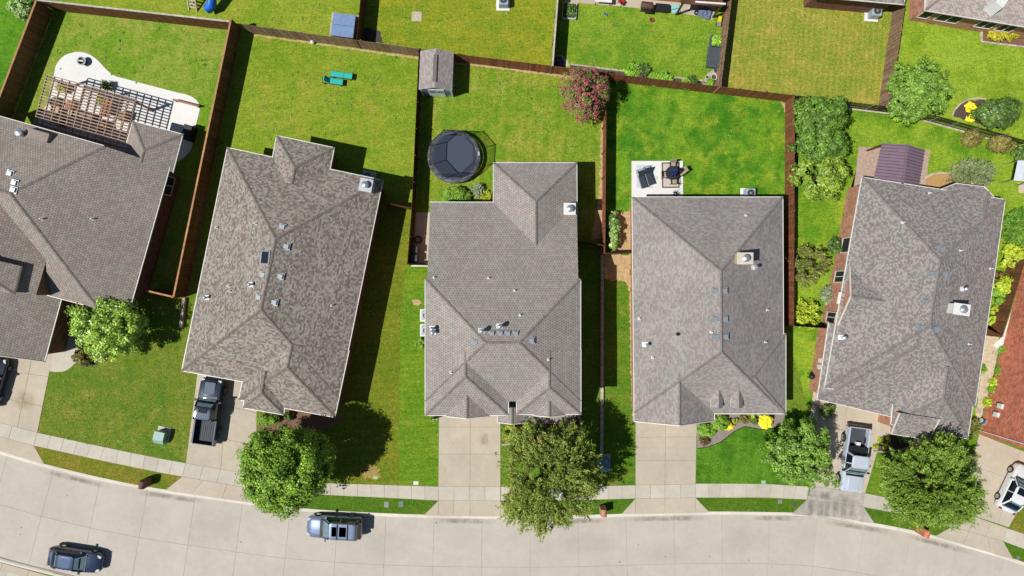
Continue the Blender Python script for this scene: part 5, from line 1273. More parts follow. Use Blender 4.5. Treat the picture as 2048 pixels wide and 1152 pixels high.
def pickup(label, loc, rz, mat, L=5.85, Wd=.99, cover=None, sunroof=True, bar=None):
    t = thing('pickup_truck', label, 'truck', loc, rz, local=True); w = Wd
    xb = -.115 * L                                                   # back of the cab
    mb = MB(); body_loft(mb, seg(L, [(-.118, w * .98, .42, 1.08, 1.12), (.0, w, .40, 1.10, 1.14), (.18, w, .40, 1.10, 1.16), (.24, w, .40, 1.10, 1.18), (.42, w * .98, .42, 1.06, 1.13), (.475, w * .93, .44, .98, 1.04), (.5, w * .82, .48, .82, .86)])); mb.build('body', mat, t, smooth=35)
    bd = MB()
    x0, x1 = -.49 * L, xb - .02
    for s in (-1, 1): bd.box(((x0 + x1) / 2, s * (w - .07), .52), (x1 - x0, .14, .62)); bd.box(((x0 + x1) / 2, s * (w * .97 - .13), .5), (x1 - x0, .02, .6))
    bd.box((x1 - .04, 0, .55), (.08, w * 1.8, .58)); bd.build('bed', mat, t, bevel=.02)
    fl = MB(); fl.box(((x0 + x1) / 2, 0, .50), (x1 - x0, w * 1.74, .10)); bf = fl.build('bed_floor', BEDL, t)
    for k in range(9): 
        r_ = MB(); r_.bar((x0 + .1, -w * .7 + k * w * .175, .612), (x1 - .12, -w * .7 + k * w * .175, .612), .05, .025); r_.build('bed_rib', BEDL, bf)
    bx(t, 'tailgate', (x0 - .03, 0, .52), (.07, w * 1.86, .60), mat, .02)
    bx(t, 'bumper', (x0 - .14, 0, .40), (.16, w * 1.8, .2), M['dark'] if bar is None else M['chrome'], .03)
    bx(t, 'front_bumper', (.495 * L, 0, .40), (.2, w * 1.72, .28), M['chrome'], .04)
    g = MB(); loft(g, [ring(xb + .01, .205 * L, w * .93, 1.10, .16), ring(xb + .04, .16 * L, w * .87, 1.42, .18), ring(xb + .10, .085 * L, w * .77, 1.80, .2)]); g.build('window_glass', M['glass'], t, smooth=45)
    r = MB(); loft(r, [ring(xb + .09, .095 * L, w * .785, 1.78, .2), ring(xb + .10, .085 * L, w * .77, 1.84, .2), ring(xb + .16, .055 * L, w * .68, 1.87, .2), ring(xb + .26, .04 * L, w * .58, 1.875, .18)]); roof = r.build('roof', mat, t, smooth=50)
    if sunroof: bx(t, 'sunroof', (.045 * L, 0, 1.864), (.42, .82, .014), M['glass'])
    for k in range(6):
        q = MB(); y = -w * .5 + k * w * .2; q.bar((xb + .25, y, 1.872), (.01 * L if sunroof else .05 * L, y, 1.872), .05, .03); q.build('roof_rib', mat, t)
    for s in (-1, 1):
        pillars(t, mat, [((xb + .03, s * w * .91, 1.12), (xb + .12, s * w * .78, 1.80), .16, .05), ((.045 * L, s * w * .935, 1.12), (.03 * L, s * w * .79, 1.80), .1, .045), ((.185 * L, s * w * .91, 1.14), (.09 * L, s * w * .775, 1.80), .08, .05)])
        bx(t, 'headlight', (.468 * L, s * w * .74, .80), (.22, .30, .22), LAMP, .03); bx(t, 'taillight', (x0 - .05, s * w * .93, .72), (.12, .13, .36), RED, .02)
    bx(t, 'cowl', (.225 * L, 0, 1.15), (.18, w * 1.6, .045), M['dark'])
    q = MB(); q.box((.36 * L, 0, 1.10), (.2 * L, w * 1.05, .07), taper=.92); q.build('hood_scoop', mat, t, bevel=.03)
    mirrors(t, .165 * L, w * 1.0, 1.15, M['dark'] if bar else mat)
    front_glass(t, .205 * L, w * .78, 1.10, .085 * L, w * .64, 1.80); gaps(t, L, [((.24, w * .72, 1.155), (.47, w * .66, 1.04))])
    if cover == 'box': bx(t, 'tool_box', (xb - .32, 0, .90), (.5, w * 1.8, .32), M['dark'], .03)
    for x in (-.305, .325):
        for s in (-1, 1): wheel(t, x * L, s * (w - .08), .41, .27)
    return t
def at(px, py, z, rz): p = W(px, py, z); return (p.x, p.y, rz)
RZ = ROAD_Z
p = W(668, 1056, .8); suv('dark sport utility car with roof bars and painted sky sheen parked at the kerb', (p.x, p.y, RZ), R(177.2), PN)
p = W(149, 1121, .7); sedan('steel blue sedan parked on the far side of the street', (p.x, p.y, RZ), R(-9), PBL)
p = W(415, 823, 1.0); pickup('black pickup truck with painted sky sheen and an empty bed nosed up to the garage', (p.x, p.y, .03), R(82), PB)
p = W(1711, 920, 1.0); pk = pickup('silver pickup truck with a black tool box facing the street', (p.x, p.y, .03), R(-97.6), PS, 5.75, .97, 'box', False, True)
p = (W(2021, 941, .33) + W(1996, 993, .33)) / 2; a = R(64.3); sedan('white car with a glass roof parked at the edge of the frame', (p.x + .80 * math.sin(a), p.y - .80 * math.cos(a), .03), a, PW, 4.4, .90, True, 'hatchback')
p = W(-17, 764, .8); sedan('dark car only just showing on the leftmost driveway', (p.x, p.y, .03), R(74), PB, 4.6, .9, False)
# cargo in the silver pickup's bed
q = pk.matrix_basis
def on(t_loc, rz, x, y): return (t_loc[0] + x * math.cos(rz) - y * math.sin(rz), t_loc[1] + x * math.sin(rz) + y * math.cos(rz))
x, y = on(pk.location, R(-97.6), -1.35, .1); mb = MB(); mb.box((x, y, .66), (.42, .34, .26), R(-97.6)); mb.box((x, y, .92), (.45, .37, .05), R(-97.6)); tag(mb.build('cooler', M['white']), 'small white cooler in the bed of the silver pickup', 'cooler')

# ================================================================ yard things
random.seed(33)
def T_(name, label, cat, px, py, z=0.0, rz=0.0, group=None, dz=0.0):
    p = W(px, py, z); return thing(name, label, cat, (p.x, p.y, dz), rz, group, local=True)
def part(t, name, mat, fn, **kw):
    mb = MB(); fn(mb); return mb.build(name, mat, t, **kw)
# ---- pergola and its patio
flat('patio', 'white curved concrete patio around the pergola', 'patio', [(96, 200), (108, 150), (114, 128), (130, 111), (155, 104), (177, 108), (196, 121), (213, 139), (230, 152), (252, 158), (300, 171), (350, 184), (378, 191), (394, 201), (400, 214), (397, 232), (389, 262), (378, 305), (330, 330), (220, 310), (84, 262)], 0.034, M['patio'])
zp = 2.7; A_, B_, C_, D_ = W(93, 149, zp), W(272, 199, zp), W(247, 302, zp), W(66, 251, zp)
pg = thing('pergola', 'weathered wooden slatted pergola over the white patio', 'pergola', (A_.x, A_.y, 0))
def Pg(u, v, z): q = A_.lerp(B_, u).lerp(D_.lerp(C_, u), v); return (q.x, q.y, z)
for u in (.0, 1.0, .5):
    for v in (.04, .96):
        q = Pg(min(.985, max(.015, u)), v, 0); part(pg, 'post', M['pergola'], lambda m: m.box(q, (.17, .17, zp - .3), R(-16)))
for v in (.04, .96): part(pg, 'beam', M['pergola'], lambda m: m.bar(Pg(0, v, zp - .24), Pg(1, v, zp - .24), .09, .22))
for k in range(13): u = k / 12; part(pg, 'rafter', M['pergola'], lambda m: m.bar(Pg(u, 0, zp - .09), Pg(u, 1, zp - .09), .05, .15))
for k in range(18): v = k / 17; part(pg, 'slat', M['pergola'], lambda m: m.bar(Pg(0, v, zp + .02), Pg(1, v, zp + .02), .085, .045))
WICK = simple('brown_wicker', C(128, 88, 64), .8, .2, 30); CUSH = simple('beige_cushion', C(196, 176, 150), .9, .08, 10); TEAK = wood_mat('teak', C(168, 116, 84), .15)
def armchair(label, px, py, rz, mat=WICK, cush=CUSH, w=.8, group=None, z=0):
    t = T_('armchair' if w < 1.2 else 'outdoor_sofa', label, 'chair' if w < 1.2 else 'sofa', px, py, .4, rz, group, .034)
    part(t, 'seat', mat, lambda m: m.box((0, 0, .08), (.75, w, .30)), bevel=.02); part(t, 'seat_cushion', cush, lambda m: m.box((.05, 0, .38), (.6, w - .26, .12)), bevel=.03)
    part(t, 'backrest', mat, lambda m: m.box((-.36, 0, .08), (.12, w, .74), taper=.95), bevel=.02)
    for s in (-1, 1): part(t, 'armrest', mat, lambda m: m.box((0, s * (w / 2 - .05), .08), (.72, .1, .52)), bevel=.02)
    for sx in (-1, 1):
        for sy in (-1, 1): part(t, 'leg', mat, lambda m: m.box((sx * .3, sy * (w / 2 - .08), 0), (.06, .06, .1)))
    return t
armchair('brown wicker armchair under the pergola beside the dark planter', 113, 222, R(75), group='pergola seating'); armchair('brown wicker armchair at the lower side of the pergola', 120, 240, R(60), group='pergola seating')
armchair('long brown wicker sofa under the middle of the pergola', 168, 232, R(75), w=2.0); armchair('brown wicker armchair next to the long sofa', 205, 252, R(190))
armchair('wooden armchair under the far end of the pergola', 246, 232, R(165), TEAK)
t = T_('dining_table', 'wooden slatted table under the pergola beams', 'table', 213, 215, .7, R(-16), dz=.034)
for k in range(6): part(t, 'plank', TEAK, lambda m: m.box((-.375 + k * .15, 0, .70), (.138, 1.6, .04)))
for sx in (-1, 1):
    for sy in (-1, 1): part(t, 'leg', TEAK, lambda m: m.box((sx * .35, sy * .7, 0), (.08, .08, .70)))
t = T_('coffee_table', 'low wooden coffee table before the wicker sofa', 'table', 140, 210, .4, R(-16), dz=.034)
for k in range(4): part(t, 'plank', TEAK, lambda m: m.box((-.27 + k * .18, 0, .36), (.165, .9, .04)))
for sx in (-1, 1):
    for sy in (-1, 1): part(t, 'leg', TEAK, lambda m: m.box((sx * .28, sy * .38, 0), (.07, .07, .36)))
def pot(label, px, py, r, h, mat, plant=None, seed=1, name='plant_pot', group=None, z0=0.0):
    t = T_(name, label, 'pot', px, py, h * .7, 0, group, z0)
    part(t, 'pot', mat, lambda m: m.lathe((0, 0, 0), [(r * .7, 0), (r, h), (r * 1.08, h), (r * 1.08, h + .03), (r * .9, h + .03), (r * .86, h - .04)], 18, close=False), smooth=40)
    part(t, 'soil', M['mulch'], lambda m: m.lathe((0, 0, h - .06), [(r * .9, 0), (r * .02, .01)], 14))
    if plant:
        rg = np.random.default_rng(seed); P, T, B, ln, wd, rn, tips = spray_crown(rg, (0, 0, h + .05), r * 1.3, r * 1.3, r * 1.2, 36, 18, .09); leaf_mesh('foliage', P, T, B, ln, wd, rn, plant, t)
    return t
DP = simple('dark_pot', C(44, 42, 44), .5, .1, 5); TC = simple('terracotta', C(170, 96, 70), .8, .12, 6); WP = simple('white_pot', C(224, 222, 214), .5, .06, 5); BP = simple('blue_pot', C(52, 84, 140), .3, .1, 5)
pot('potted green shrub at the edge of the white patio', 215, 172, .3, .4, DP, g_dark, 3, z0=.034); pot('potted palm seen through the pergola slats', 127, 178, .3, .4, DP, g_yell, 4, z0=.034); pot('potted grass under the middle of the pergola', 207, 203, .28, .4, DP, g_yell, 5, z0=.034)
pot('dark round pot beside the wicker armchairs', 112, 206, .45, .35, DP, None, z0=.034)
t = T_('fire_bowl', 'black and white ornamental fire bowl on the round end of the patio', 'fire bowl', 165, 123, .3, R(-30), dz=.034)
part(t, 'bowl', M['iron'], lambda m: m.lathe((0, 0, 0), [(.22, 0), (.25, .12), (.36, .3), (.38, .42), (.30, .42), (.26, .3), (.05, .25)], 18, close=False), smooth=40)
part(t, 'ring', M['galv'], lambda m: m.lathe((0, 0, .42), [(.30, 0), (.40, 0), (.40, .04), (.30, .04)], 18, close=False)); part(t, 'log', M['white'], lambda m: m.bar((-.2, -.1, .45), (.24, .08, .47), .1, .1))
t = T_('grill_cabinet', 'dark louvred outdoor cabinet beside the small patio roof', 'cabinet', 373, 264, 1.0, R(-16), dz=.034)
part(t, 'body', M['iron'], lambda m: m.box((0, 0, 0), (.75, 1.3, 1.0)), bevel=.02)
for k in range(6): part(t, 'louvre', M['dark'], lambda m: m.box((-.02, -.5 + k * .2, 1.0), (.6, .12, .03)))
t = T_('bench', 'thin brown bench at the edge of the white patio', 'bench', 372, 206, .4, R(-14.5), dz=.034)
for k in (-1, 0, 1): part(t, 'seat_slat', TEAK, lambda m: m.box((0, k * .06, .40), (2.4, .05, .03)))
for k in (-1, 1): part(t, 'leg', TEAK, lambda m: m.box((k * 1.0, 0, 0), (.07, .16, .40)))
# trellis leaning on the fence
t = T_('trellis', 'black wire trellis leaning on the tall plank fence', 'trellis', 431, 307, .9, R(-11))
for s in (-.22, .22): part(t, 'upright', M['iron'], lambda m: m.bar((s, -1.2, .9), (s, 1.2, .9), .025, .025))
for k in range(6): part(t, 'rung', M['iron'], lambda m: m.bar((-.22, -1.2 + k * .48, .9), (.22, -1.2 + k * .48, .9), .02, .02))
for s in (-1, 1): part(t, 'leg', M['iron'], lambda m: m.bar((0, s * 1.15, 0), (0, s * 1.15, .9), .025, .025))

# ---- loungers
def lounger(label, px, py, rz, mat, frame, back=0.0, group=None, z0=0.0, L=1.9, w=.66):
    t = T_('sun_lounger', label, 'lounger', px, py, .4, rz, group, z0)
    for s in (-1, 1): part(t, 'side_rail', frame, lambda m: m.bar((-L / 2, s * w / 2, .33), (L / 2, s * w / 2, .33), .05, .05))
    for sx in (-.38, .38):
        for s in (-1, 1): part(t, 'leg', frame, lambda m: m.bar((sx * L, s * w / 2, 0), (sx * L, s * w / 2, .33), .045, .045))
    for x in (-.48, -.1, .48): part(t, 'cross_rail', frame, lambda m: m.bar((x * L, -w / 2, .32), (x * L, w / 2, .32), .04, .04))
    part(t, 'seat_cushion', mat, lambda m: m.box((.19 * L, 0, .36), (.60 * L, w - .04, .08)), bevel=.02)
    ca, sa = math.cos(back), math.sin(back); bl = .37 * L; x0 = -.12 * L
    part(t, 'backrest', mat, lambda m: m.bar((x0, 0, .40), (x0 - bl * ca, 0, .40 + bl * sa), w - .04, .08), bevel=.02)
    return t
TQ = simple('turquoise_fabric', C(44, 186, 172), .8, .06, 14); DG = simple('charcoal_sling', C(52, 60, 74), .75, .08, 20)
lounger('turquoise lounger lying flat, farther from the house', 683, 150, R(172), TQ, M['iron'], R(3), 'turquoise loungers', L=2.0, w=.52)
lounger('turquoise lounger with its back raised, nearer the house', 665, 162, R(-8), TQ, M['iron'], R(58), 'turquoise loungers', L=1.9, w=.52)
# ---- grey house patio
flat('patio', 'square white concrete patio behind the grey hip roofed house', 'patio', [(1263, 322), (1365.5, 322), (1366, 420), (1263, 420)], .034, M['patio'], smooth_step=0)
tag(sheet('rug', [W2(*q) for q in ((1273, 331), (1306, 330), (1306, 376), (1273, 376))], .040, simple('pale_rug', C(206, 210, 218), .95, .05, 8), None), 'pale blue grey rug under the two dark recliners', 'rug')
tag(sheet('rug', [W2(*q) for q in ((1323, 325), (1358, 325), (1359, 376), (1324, 376))], .040, simple('dark_rug', C(84, 74, 72), .95, .05, 8), None), 'dark bordered rug under the round table', 'rug')
tag(sheet('rug', [W2(*q) for q in ((1325.5, 327.5), (1355.5, 327.5), (1356.5, 373.5), (1326.5, 373.5))], .045, simple('cream_rug', C(206, 194, 184), .95, .08, 8), None), 'cream middle of the rug under the round table', 'rug')
lounger('charcoal reclining lounger nearer the cedar fence', 1284, 357, R(-73), DG, M['galv'], R(50), 'charcoal recliners', .034, 1.75, .56)
lounger('charcoal reclining lounger nearer the round table', 1298, 351, R(-73), DG, M['galv'], R(50), 'charcoal recliners', .034, 1.75, .56)
t = T_('patio_table', 'round dark patio table on the bordered rug', 'table', 1345, 346, .74, 0, dz=.045)
part(t, 'table_top', simple('dark_table', C(52, 52, 58), .4, .1, 6), lambda m: m.lathe((0, 0, .70), [(.58, 0), (.62, .02), (.60, .05), (.02, .05)], 28), smooth=40)
for k in range(4): part(t, 'leg', M['iron'], lambda m: m.bar((.42 * math.cos(.8 + k * 1.571), .42 * math.sin(.8 + k * 1.571), 0), (.3 * math.cos(.8 + k * 1.571), .3 * math.sin(.8 + k * 1.571), .7), .04, .04))
t = T_('parasol', 'closed navy parasol standing in the round table', 'parasol', 1345, 346, .74, 0, dz=.045)
part(t, 'pole', M['galv'], lambda m: m.tube([(0, 0, 0), (0, 0, 2.3)], .022, 8))
def folds(m):
    NV = []
    for i, (r, z) in enumerate(((.42, .95), (.34, 1.3), (.22, 1.8), (.05, 2.28))):
        for k in range(16): rr = r * (1.0 if k % 2 else .55); NV.append((rr * math.cos(k * .3927), rr * math.sin(k * .3927), z))
    m.add(NV, [(i * 16 + k, i * 16 + (k + 1) % 16, (i + 1) * 16 + (k + 1) % 16, (i + 1) * 16 + k) for i in range(3) for k in range(16)])
part(t, 'canopy', simple('navy_canvas', C(46, 58, 110), .8, .1, 10), folds)
def pchair(label, px, py, rz):
    t = T_('patio_chair', label, 'chair', px, py, .42, rz, 'chairs round the patio table', .045); sl_ = simple('tan_sling', C(176, 160, 140), .8, .08, 16) if 'tan_sling' not in bpy.data.materials else bpy.data.materials['tan_sling']
    part(t, 'seat', sl_, lambda m: m.box((0, 0, .40), (.52, .52, .05)), bevel=.015); part(t, 'backrest', sl_, lambda m: m.bar((-.25, 0, .44), (-.42, 0, .98), .50, .04))
    for s in (-1, 1):
        part(t, 'armrest', M['iron'], lambda m: m.bar((-.28, s * .29, .64), (.26, s * .29, .62), .05, .03))
        for x in (-.24, .24): part(t, 'leg', M['iron'], lambda m: m.bar((x, s * .28, 0), (x, s * .28, .62), .035, .035))
pchair('tan sling chair on the far side of the round table', 1345, 331, R(-90)); pchair('tan sling chair on the recliner side of the round table', 1329, 350, R(0)); pchair('tan sling chair turned away at the lawn side of the round table', 1363, 344, R(215)); pchair('tan sling chair on the house side of the round table', 1347, 362, R(95))
t = T_('agave_plant', 'dark spiky agave at the patio corner', 'plant', 1352, 387, .3, dz=.034)
for k in range(14): a = k * 2.4; part(t, 'leaf', simple('agave', C(70, 84, 84), .5, .1, 8) if k == 0 else bpy.data.materials['agave'], lambda m: m.face([(.04 * math.sin(a), -.04 * math.cos(a), .1), (.42 * math.cos(a), .42 * math.sin(a), .2 + .3 * ((k % 3) / 2)), (-.04 * math.sin(a), .04 * math.cos(a), .1), (.1 * math.cos(a), .1 * math.sin(a), .05)]))
# ---- shed
sh_ = thing('garden_shed', 'small shed with pale double doors and a shingled gable roof', 'shed', W(878, 158), 0, local=True); sh_.rotation_euler = (0, 0, R(-2.5)); sh_.location.z = 0
hw, hl, ze_, zr_ = 1.35, 1.55, 2.05, 2.75
BLU = simple('blue_grey_siding', C(128, 152, 172), .7, .08, 4)
def walls_(m):
    for (x0, y0), (x1, y1) in (((-hw, -hl), (hw, -hl)), ((hw, -hl), (hw, hl)), ((hw, hl), (-hw, hl)), ((-hw, hl), (-hw, -hl))): m.face([(x0, y0, 0), (x1, y1, 0), (x1, y1, ze_), (x0, y0, ze_)])
    for s in (-1, 1): m.face([(-hw, s * hl, ze_), (hw, s * hl, ze_), (0, s * hl, zr_ - .05)][::-s])
part(sh_, 'wall', BLU, walls_)
for s in (-1, 1):
    mb = MB(); a, b = (s * (hw + .1), ze_ - .03), (0, zr_); sl_len = math.hypot(hw + .1, zr_ - ze_ + .03)
    V = [(a[0], -hl - .12, a[1]), (a[0], hl + .12, a[1]), (b[0], hl + .12, b[1]), (b[0], -hl - .12, b[1])]
    if s > 0: mb.face(V, 0, .5, [(0, 0), (3.3, 0), (3.3, sl_len), (0, sl_len)])
    else: mb.face(V[::-1], 0, .5, [(0, sl_len), (3.3, sl_len), (3.3, 0), (0, 0)])
    V2 = [(x, y, z - .05) for x, y, z in V]; mb.face(V2[::-1] if s > 0 else V2, 1)
    mb.add(V + V2, [(0, 1, 5, 4), (1, 2, 6, 5), (3, 0, 4, 7)], 1); mb.build('roof', [M['shed_sh'], M['fascia']], sh_)
part(sh_, 'ridge_vent', M['shed_sh'], lambda m: m.box((0, 0, zr_ - .04), (.28, 2.3, .07))); 
for s in (-1, 1): part(sh_, 'vent_slot', M['dark'], lambda m: m.box((s * .155, 0, zr_ - .075), (.03, 2.3, .055)))
for s in (-1, 1):
    d_ = part(sh_, 'door', M['white'], lambda m: m.box((s * .36, -hl - .03, .08), (.70, .05, 1.85)), bevel=.01); part(d_ and sh_, 'door_panel', BLU, lambda m: m.box((s * .36, -hl - .06, 1.1), (.5, .02, .6)))
    part(sh_, 'corner_trim', M['white'], lambda m: m.box((s * (hw - .04), -hl - .02, 0), (.12, .05, ze_))); part(sh_, 'shutter', simple('slate_blue', C(84, 110, 132), .6, .1, 5) if s < 0 else bpy.data.materials['slate_blue'], lambda m: m.box((s * 1.0, -hl - .02, .7), (.42, .03, .9)))
# ---- trampoline
t = T_('trampoline', 'large round black trampoline with a safety net', 'trampoline', 908, 313, .9)
NAV = simple('trampoline_bed', C(62, 72, 92), .7, .06, 30); PAD = simple('grey_pad', C(96, 100, 110), .45, .5, 2.5)
part(t, 'bed', NAV, lambda m: m.lathe((0, 0, .86), [(1.98, 0), (1.0, -.01), (.02, -.015)], 40), smooth=40)
part(t, 'pad', PAD, lambda m: m.lathe((0, 0, .86), [(2.0, .03), (2.08, .06), (2.3, .05), (2.36, -.02), (2.36, -.2), (2.33, -.2), (2.3, 0)], 40, close=False), smooth=40)
part(t, 'frame_ring', M['galv'], lambda m: m.lathe((0, 0, .76), [(2.26, 0), (2.32, 0), (2.32, .06), (2.26, .06)], 40, close=False))
npole = 8; PO = [(2.0 * math.cos(.35 + k * 2 * math.pi / npole), 2.0 * math.sin(.35 + k * 2 * math.pi / npole)) for k in range(npole)]
for x, y in PO:
    part(t, 'pole', M['iron'], lambda m: m.tube([(x * 1.12, y * 1.12, 0), (x * 1.12, y * 1.12, .9), (x * 1.03, y * 1.03, 2.75)], .03, 7))
for k in range(npole):
    (x0, y0), (x1, y1) = PO[k], PO[(k + 1) % npole]
    part(t, 'top_cord', M['iron'], lambda m: m.bar((x0, y0, 2.7), (x1, y1, 2.7), .05, .05))
def net_mat():
    n = NT('safety_net'); n.done(C(20, 26, 34, 1), .8, .1, alpha=.42); return n.m
NET = net_mat()
for k in range(npole):
    (x0, y0), (x1, y1) = PO[k], PO[(k + 1) % npole]
    part(t, 'net_panel', NET, lambda m: m.face([(x0, y0, .92), (x1, y1, .92), (x1, y1, 2.7), (x0, y0, 2.7)]))
part(t, 'pad_label', M['white'], lambda m: m.box((2.18, .25, .915), (.16, .34, .015)))
# ---- air conditioners
def ac(label, px, py, rz, z=.8, pad=True, size=.85, h=.8, group='air conditioners'):
    t = T_('air_conditioner', label, 'air conditioner', px, py, z, rz, group)
    if pad: part(t, 'pad', M['patio'], lambda m: m.box((-.06, -.03, 0), (size + .35, size + .3, .08)))
    part(t, 'body', simple('ac_grey', C(168, 180, 192), .5, .08, 6) if 'ac_grey' not in bpy.data.materials else bpy.data.materials['ac_grey'], lambda m: m.box((0, 0, .08), (size, size, h)), bevel=.04)
    part(t, 'fan_ring', M['galv'], lambda m: m.lathe((0, 0, h + .07), [(size * .36, 0), (size * .42, .0), (size * .42, .04), (size * .36, .04)], 24, close=False))
    part(t, 'fan_grille', M['dark'], lambda m: m.lathe((0, 0, h + .08), [(size * .37, 0), (size * .02, .012)], 24))
    for k in range(6): part(t, 'grille_wire', M['galv'], lambda m: m.bar((size * .37 * math.cos(k * .524), size * .37 * math.sin(k * .524), h + .11), (-size * .37 * math.cos(k * .524), -size * .37 * math.sin(k * .524), h + .11), .015, .012))
    part(t, 'fan_hub', M['galv'], lambda m: m.lathe((0, 0, h + .09), [(.1, 0), (.09, .05), (.02, .06)], 12))
ac('grey air conditioner on a pad at the top of the straw coloured lawn', 1754, 22, R(-4)); ac('air conditioner cut by the top edge of the picture', 1007, 0, 0)
ac('air conditioner hugging the back wall of the grey hip roofed house', 1502, 386, 0, h=.7); ac('air conditioner behind the chimney of the second house', 735, 352, R(-11), h=.75)
ac('upper of two air conditioners under the eave of the centre house', 852, 631, 0, size=.8); ac('lower of two air conditioners under the eave of the centre house', 852, 661, 0, size=.8)
# ---- bins and side strip of the centre house
flat('path', 'concrete strip beside the centre house with two black bins', 'path', [(832, 425), (862, 425), (862, 526), (826, 526)], .03, M['drive'], smooth_step=0)
flat('path', 'pale concrete sill outside the bin enclosure', 'path', [(822, 529), (856, 530), (856, 533), (822, 533)], .03, M['patio'], smooth_step=0)
def wbin(label, px, py):
    t = T_('wheelie_bin', label, 'bin', px, py, 1.0, R(90), 'black wheeled bins', .03); bm_ = simple('bin_black', C(58, 64, 72), .45, .08, 6) if 'bin_black' not in bpy.data.materials else bpy.data.materials['bin_black']
    part(t, 'body', bm_, lambda m: m.box((0, 0, .05), (.46, .52, .92), taper=1.22), bevel=.02); part(t, 'lid', bm_, lambda m: m.box((0, .02, .97), (.62, .70, .07), taper=.85), bevel=.02)
    part(t, 'handle', bm_, lambda m: m.bar((-.25, .38, .94), (.25, .38, .94), .04, .04))
    for s in (-1, 1): part(t, 'wheel', M['rubber'], lambda m: m.lathe((s * .24, .26, .12), [(.12, -.03), (.12, .03)], 12, axis='x'))
wbin('black wheeled bin, upper of the pair beside the centre house', 829, 499); wbin('black wheeled bin, lower of the pair at the enclosure corner', 828, 516)
t = T_('hose_reel', 'coiled dark hose leaning by the bins', 'hose', 836, 479, .4, 0, dz=.03)
for k in range(4): part(t, 'coil', M['dark'], lambda m: m.lathe((0, 0, k * .05), [(.26, 0), (.34, 0), (.34, .045), (.26, .045)], 20, close=False))
# ---- utility boxes, mailboxes, lids
def ubox(label, px, py, rz, c):
    t = T_('utility_box', label, 'utility box', px, py, .4, rz, 'pad mounted utility boxes'); g_ = simple('utility_' + str(px), c, .5, .08, 5)
    part(t, 'pad', M['walk'], lambda m: m.box((0, .12, 0), (1.15, 1.35, .08))); part(t, 'cabinet', g_, lambda m: m.box((0, .1, .08), (.85, .75, .72), taper=.97), bevel=.02)
    part(t, 'lid', g_, lambda m: m.add([(-.46, -.62, .55), (.46, -.62, .55), (.46, -.25, .86), (-.46, -.25, .86), (-.46, .5, .82), (.46, .5, .82), (-.46, -.62, .08), (.46, -.62, .08), (.46, -.25, .08), (-.46, -.25, .08)], [(0, 1, 2, 3), (3, 2, 5, 4), (6, 7, 1, 0), (6, 0, 3, 9), (7, 8, 2, 1)]))
ubox('pale green utility box on the front lawn of the leftmost house', 322, 873, R(-12), C(140, 178, 168)); ubox('blue green utility box in the shade of the feathery tree', 1209, 928, 0, C(104, 150, 168))
def mailbox(label, px, py, rz, brick):
    t = T_('mailbox', label, 'mailbox', px, py, .9, rz, 'brick mailboxes'); mb = MB()
    prof = [(-.26, 0), (.26, 0), (.26, 1.1)] + [(.26 * math.cos(a), 1.1 + .26 * math.sin(a)) for a in [math.pi * k / 8 for k in range(1, 8)]] + [(-.26, 1.1)]
    V = [(x, -.32, z) for x, z in prof] + [(x, .32, z) for x, z in prof]; n = len(prof); per = 0; UV = []; Fs = []
    for k in range(n):
        k2 = (k + 1) % n; L_ = math.dist(prof[k], prof[k2]); Fs.append((k, k2, n + k2, n + k)); UV.append([(0, per), (0, per + L_), (.64, per + L_), (.64, per)]); per += L_
    Fs += [tuple(range(n))[::-1], tuple(range(n, 2 * n))]; UV += [[(x, z) for x, z in prof][::-1], [(x, z) for x, z in prof]]
    mb.add(V, Fs, 0, .5, UV); mb.build('pillar', brick, t)
    part(t, 'letter_box', M['dark'], lambda m: m.box((0, -.33, .82), (.24, .03, .24)))
mailbox('brown arched brick mailbox on the dry verge', 287, 968, R(-14), M['brick_brown']); mailbox('brown arched brick mailbox beside the empty driveway verge', 1207, 1024, R(2), M['brick_mix']); mailbox('reddish brick mailbox below the wide tree', 1850, 1066, R(-20), M['brick_red'])
def lid(label, px, py, c, w=.42, d=.5, rz=0):
    p = W(px, py); mb = MB(); mb.box((p.x, p.y, .0), (w, d, .03), rz); tag(mb.build('meter_lid', simple('lid_' + str(px), c, .7, .1, 8), None, bevel=.006), label, 'lid', 'meter lids in the grass')
lid('grey meter lid in the verge, nearer the big tree', 773, 1009, C(150, 150, 140)); lid('darker meter lid in the verge, nearer the empty driveway', 802, 1008, C(116, 126, 138)); lid('white meter lid at the edge of the lawn', 832, 966, C(232, 232, 226), .45, .32); lid('pale green lid on the bare turf', 751, 955, C(176, 196, 140), .42, .28)
lid('mint green lid above the sidewalk by the yellow shrubs', 1527, 964, C(150, 206, 170), .38, .3); lid('dark lid in the verge left of the stained apron', 1589, 1008, C(84, 84, 84), .25, .4, R(-30)); lid('round grey lid in the trim verge', 1560, 1003, C(150, 140, 130), .36, .36); lid('small grey lid in the corner verge', 2036, 1116, C(120, 130, 130), .3, .3)
# ---- spa cover, square pad, playset, ball
t = T_('spa', 'square spa under a blue grey folding cover', 'spa', 687, 52, .6, R(-7))
part(t, 'pad', M['stone'], lambda m: m.box((-.1, .1, 0), (2.5, 2.4, .06))); part(t, 'tub', simple('spa_grey', C(120, 116, 112), .6, .1, 4), lambda m: m.box((.08, -.05, .06), (1.95, 2.0, .78)), bevel=.06)
cvm = simple('spa_cover', C(122, 148, 188), .55, .08, 3)
for s in (-1, 1): part(t, 'cover_half', cvm, lambda m: m.box((.08, -.05 + s * .51, .84), (2.02, 1.0, .09), taper=.98), bevel=.03)
flat('pad', 'small square concrete pad in the yellow green lawn', 'pad', [(824, 23), (844, 24), (843, 43), (823, 42)], .03, M['stone'], smooth_step=0)
t = T_('playset', 'wooden playset with a blue tube slide at the top edge', 'playset', 400, -4, 1.0, R(-15))
WW = wood_mat('pale_playset_wood', C(196, 180, 164), .15)
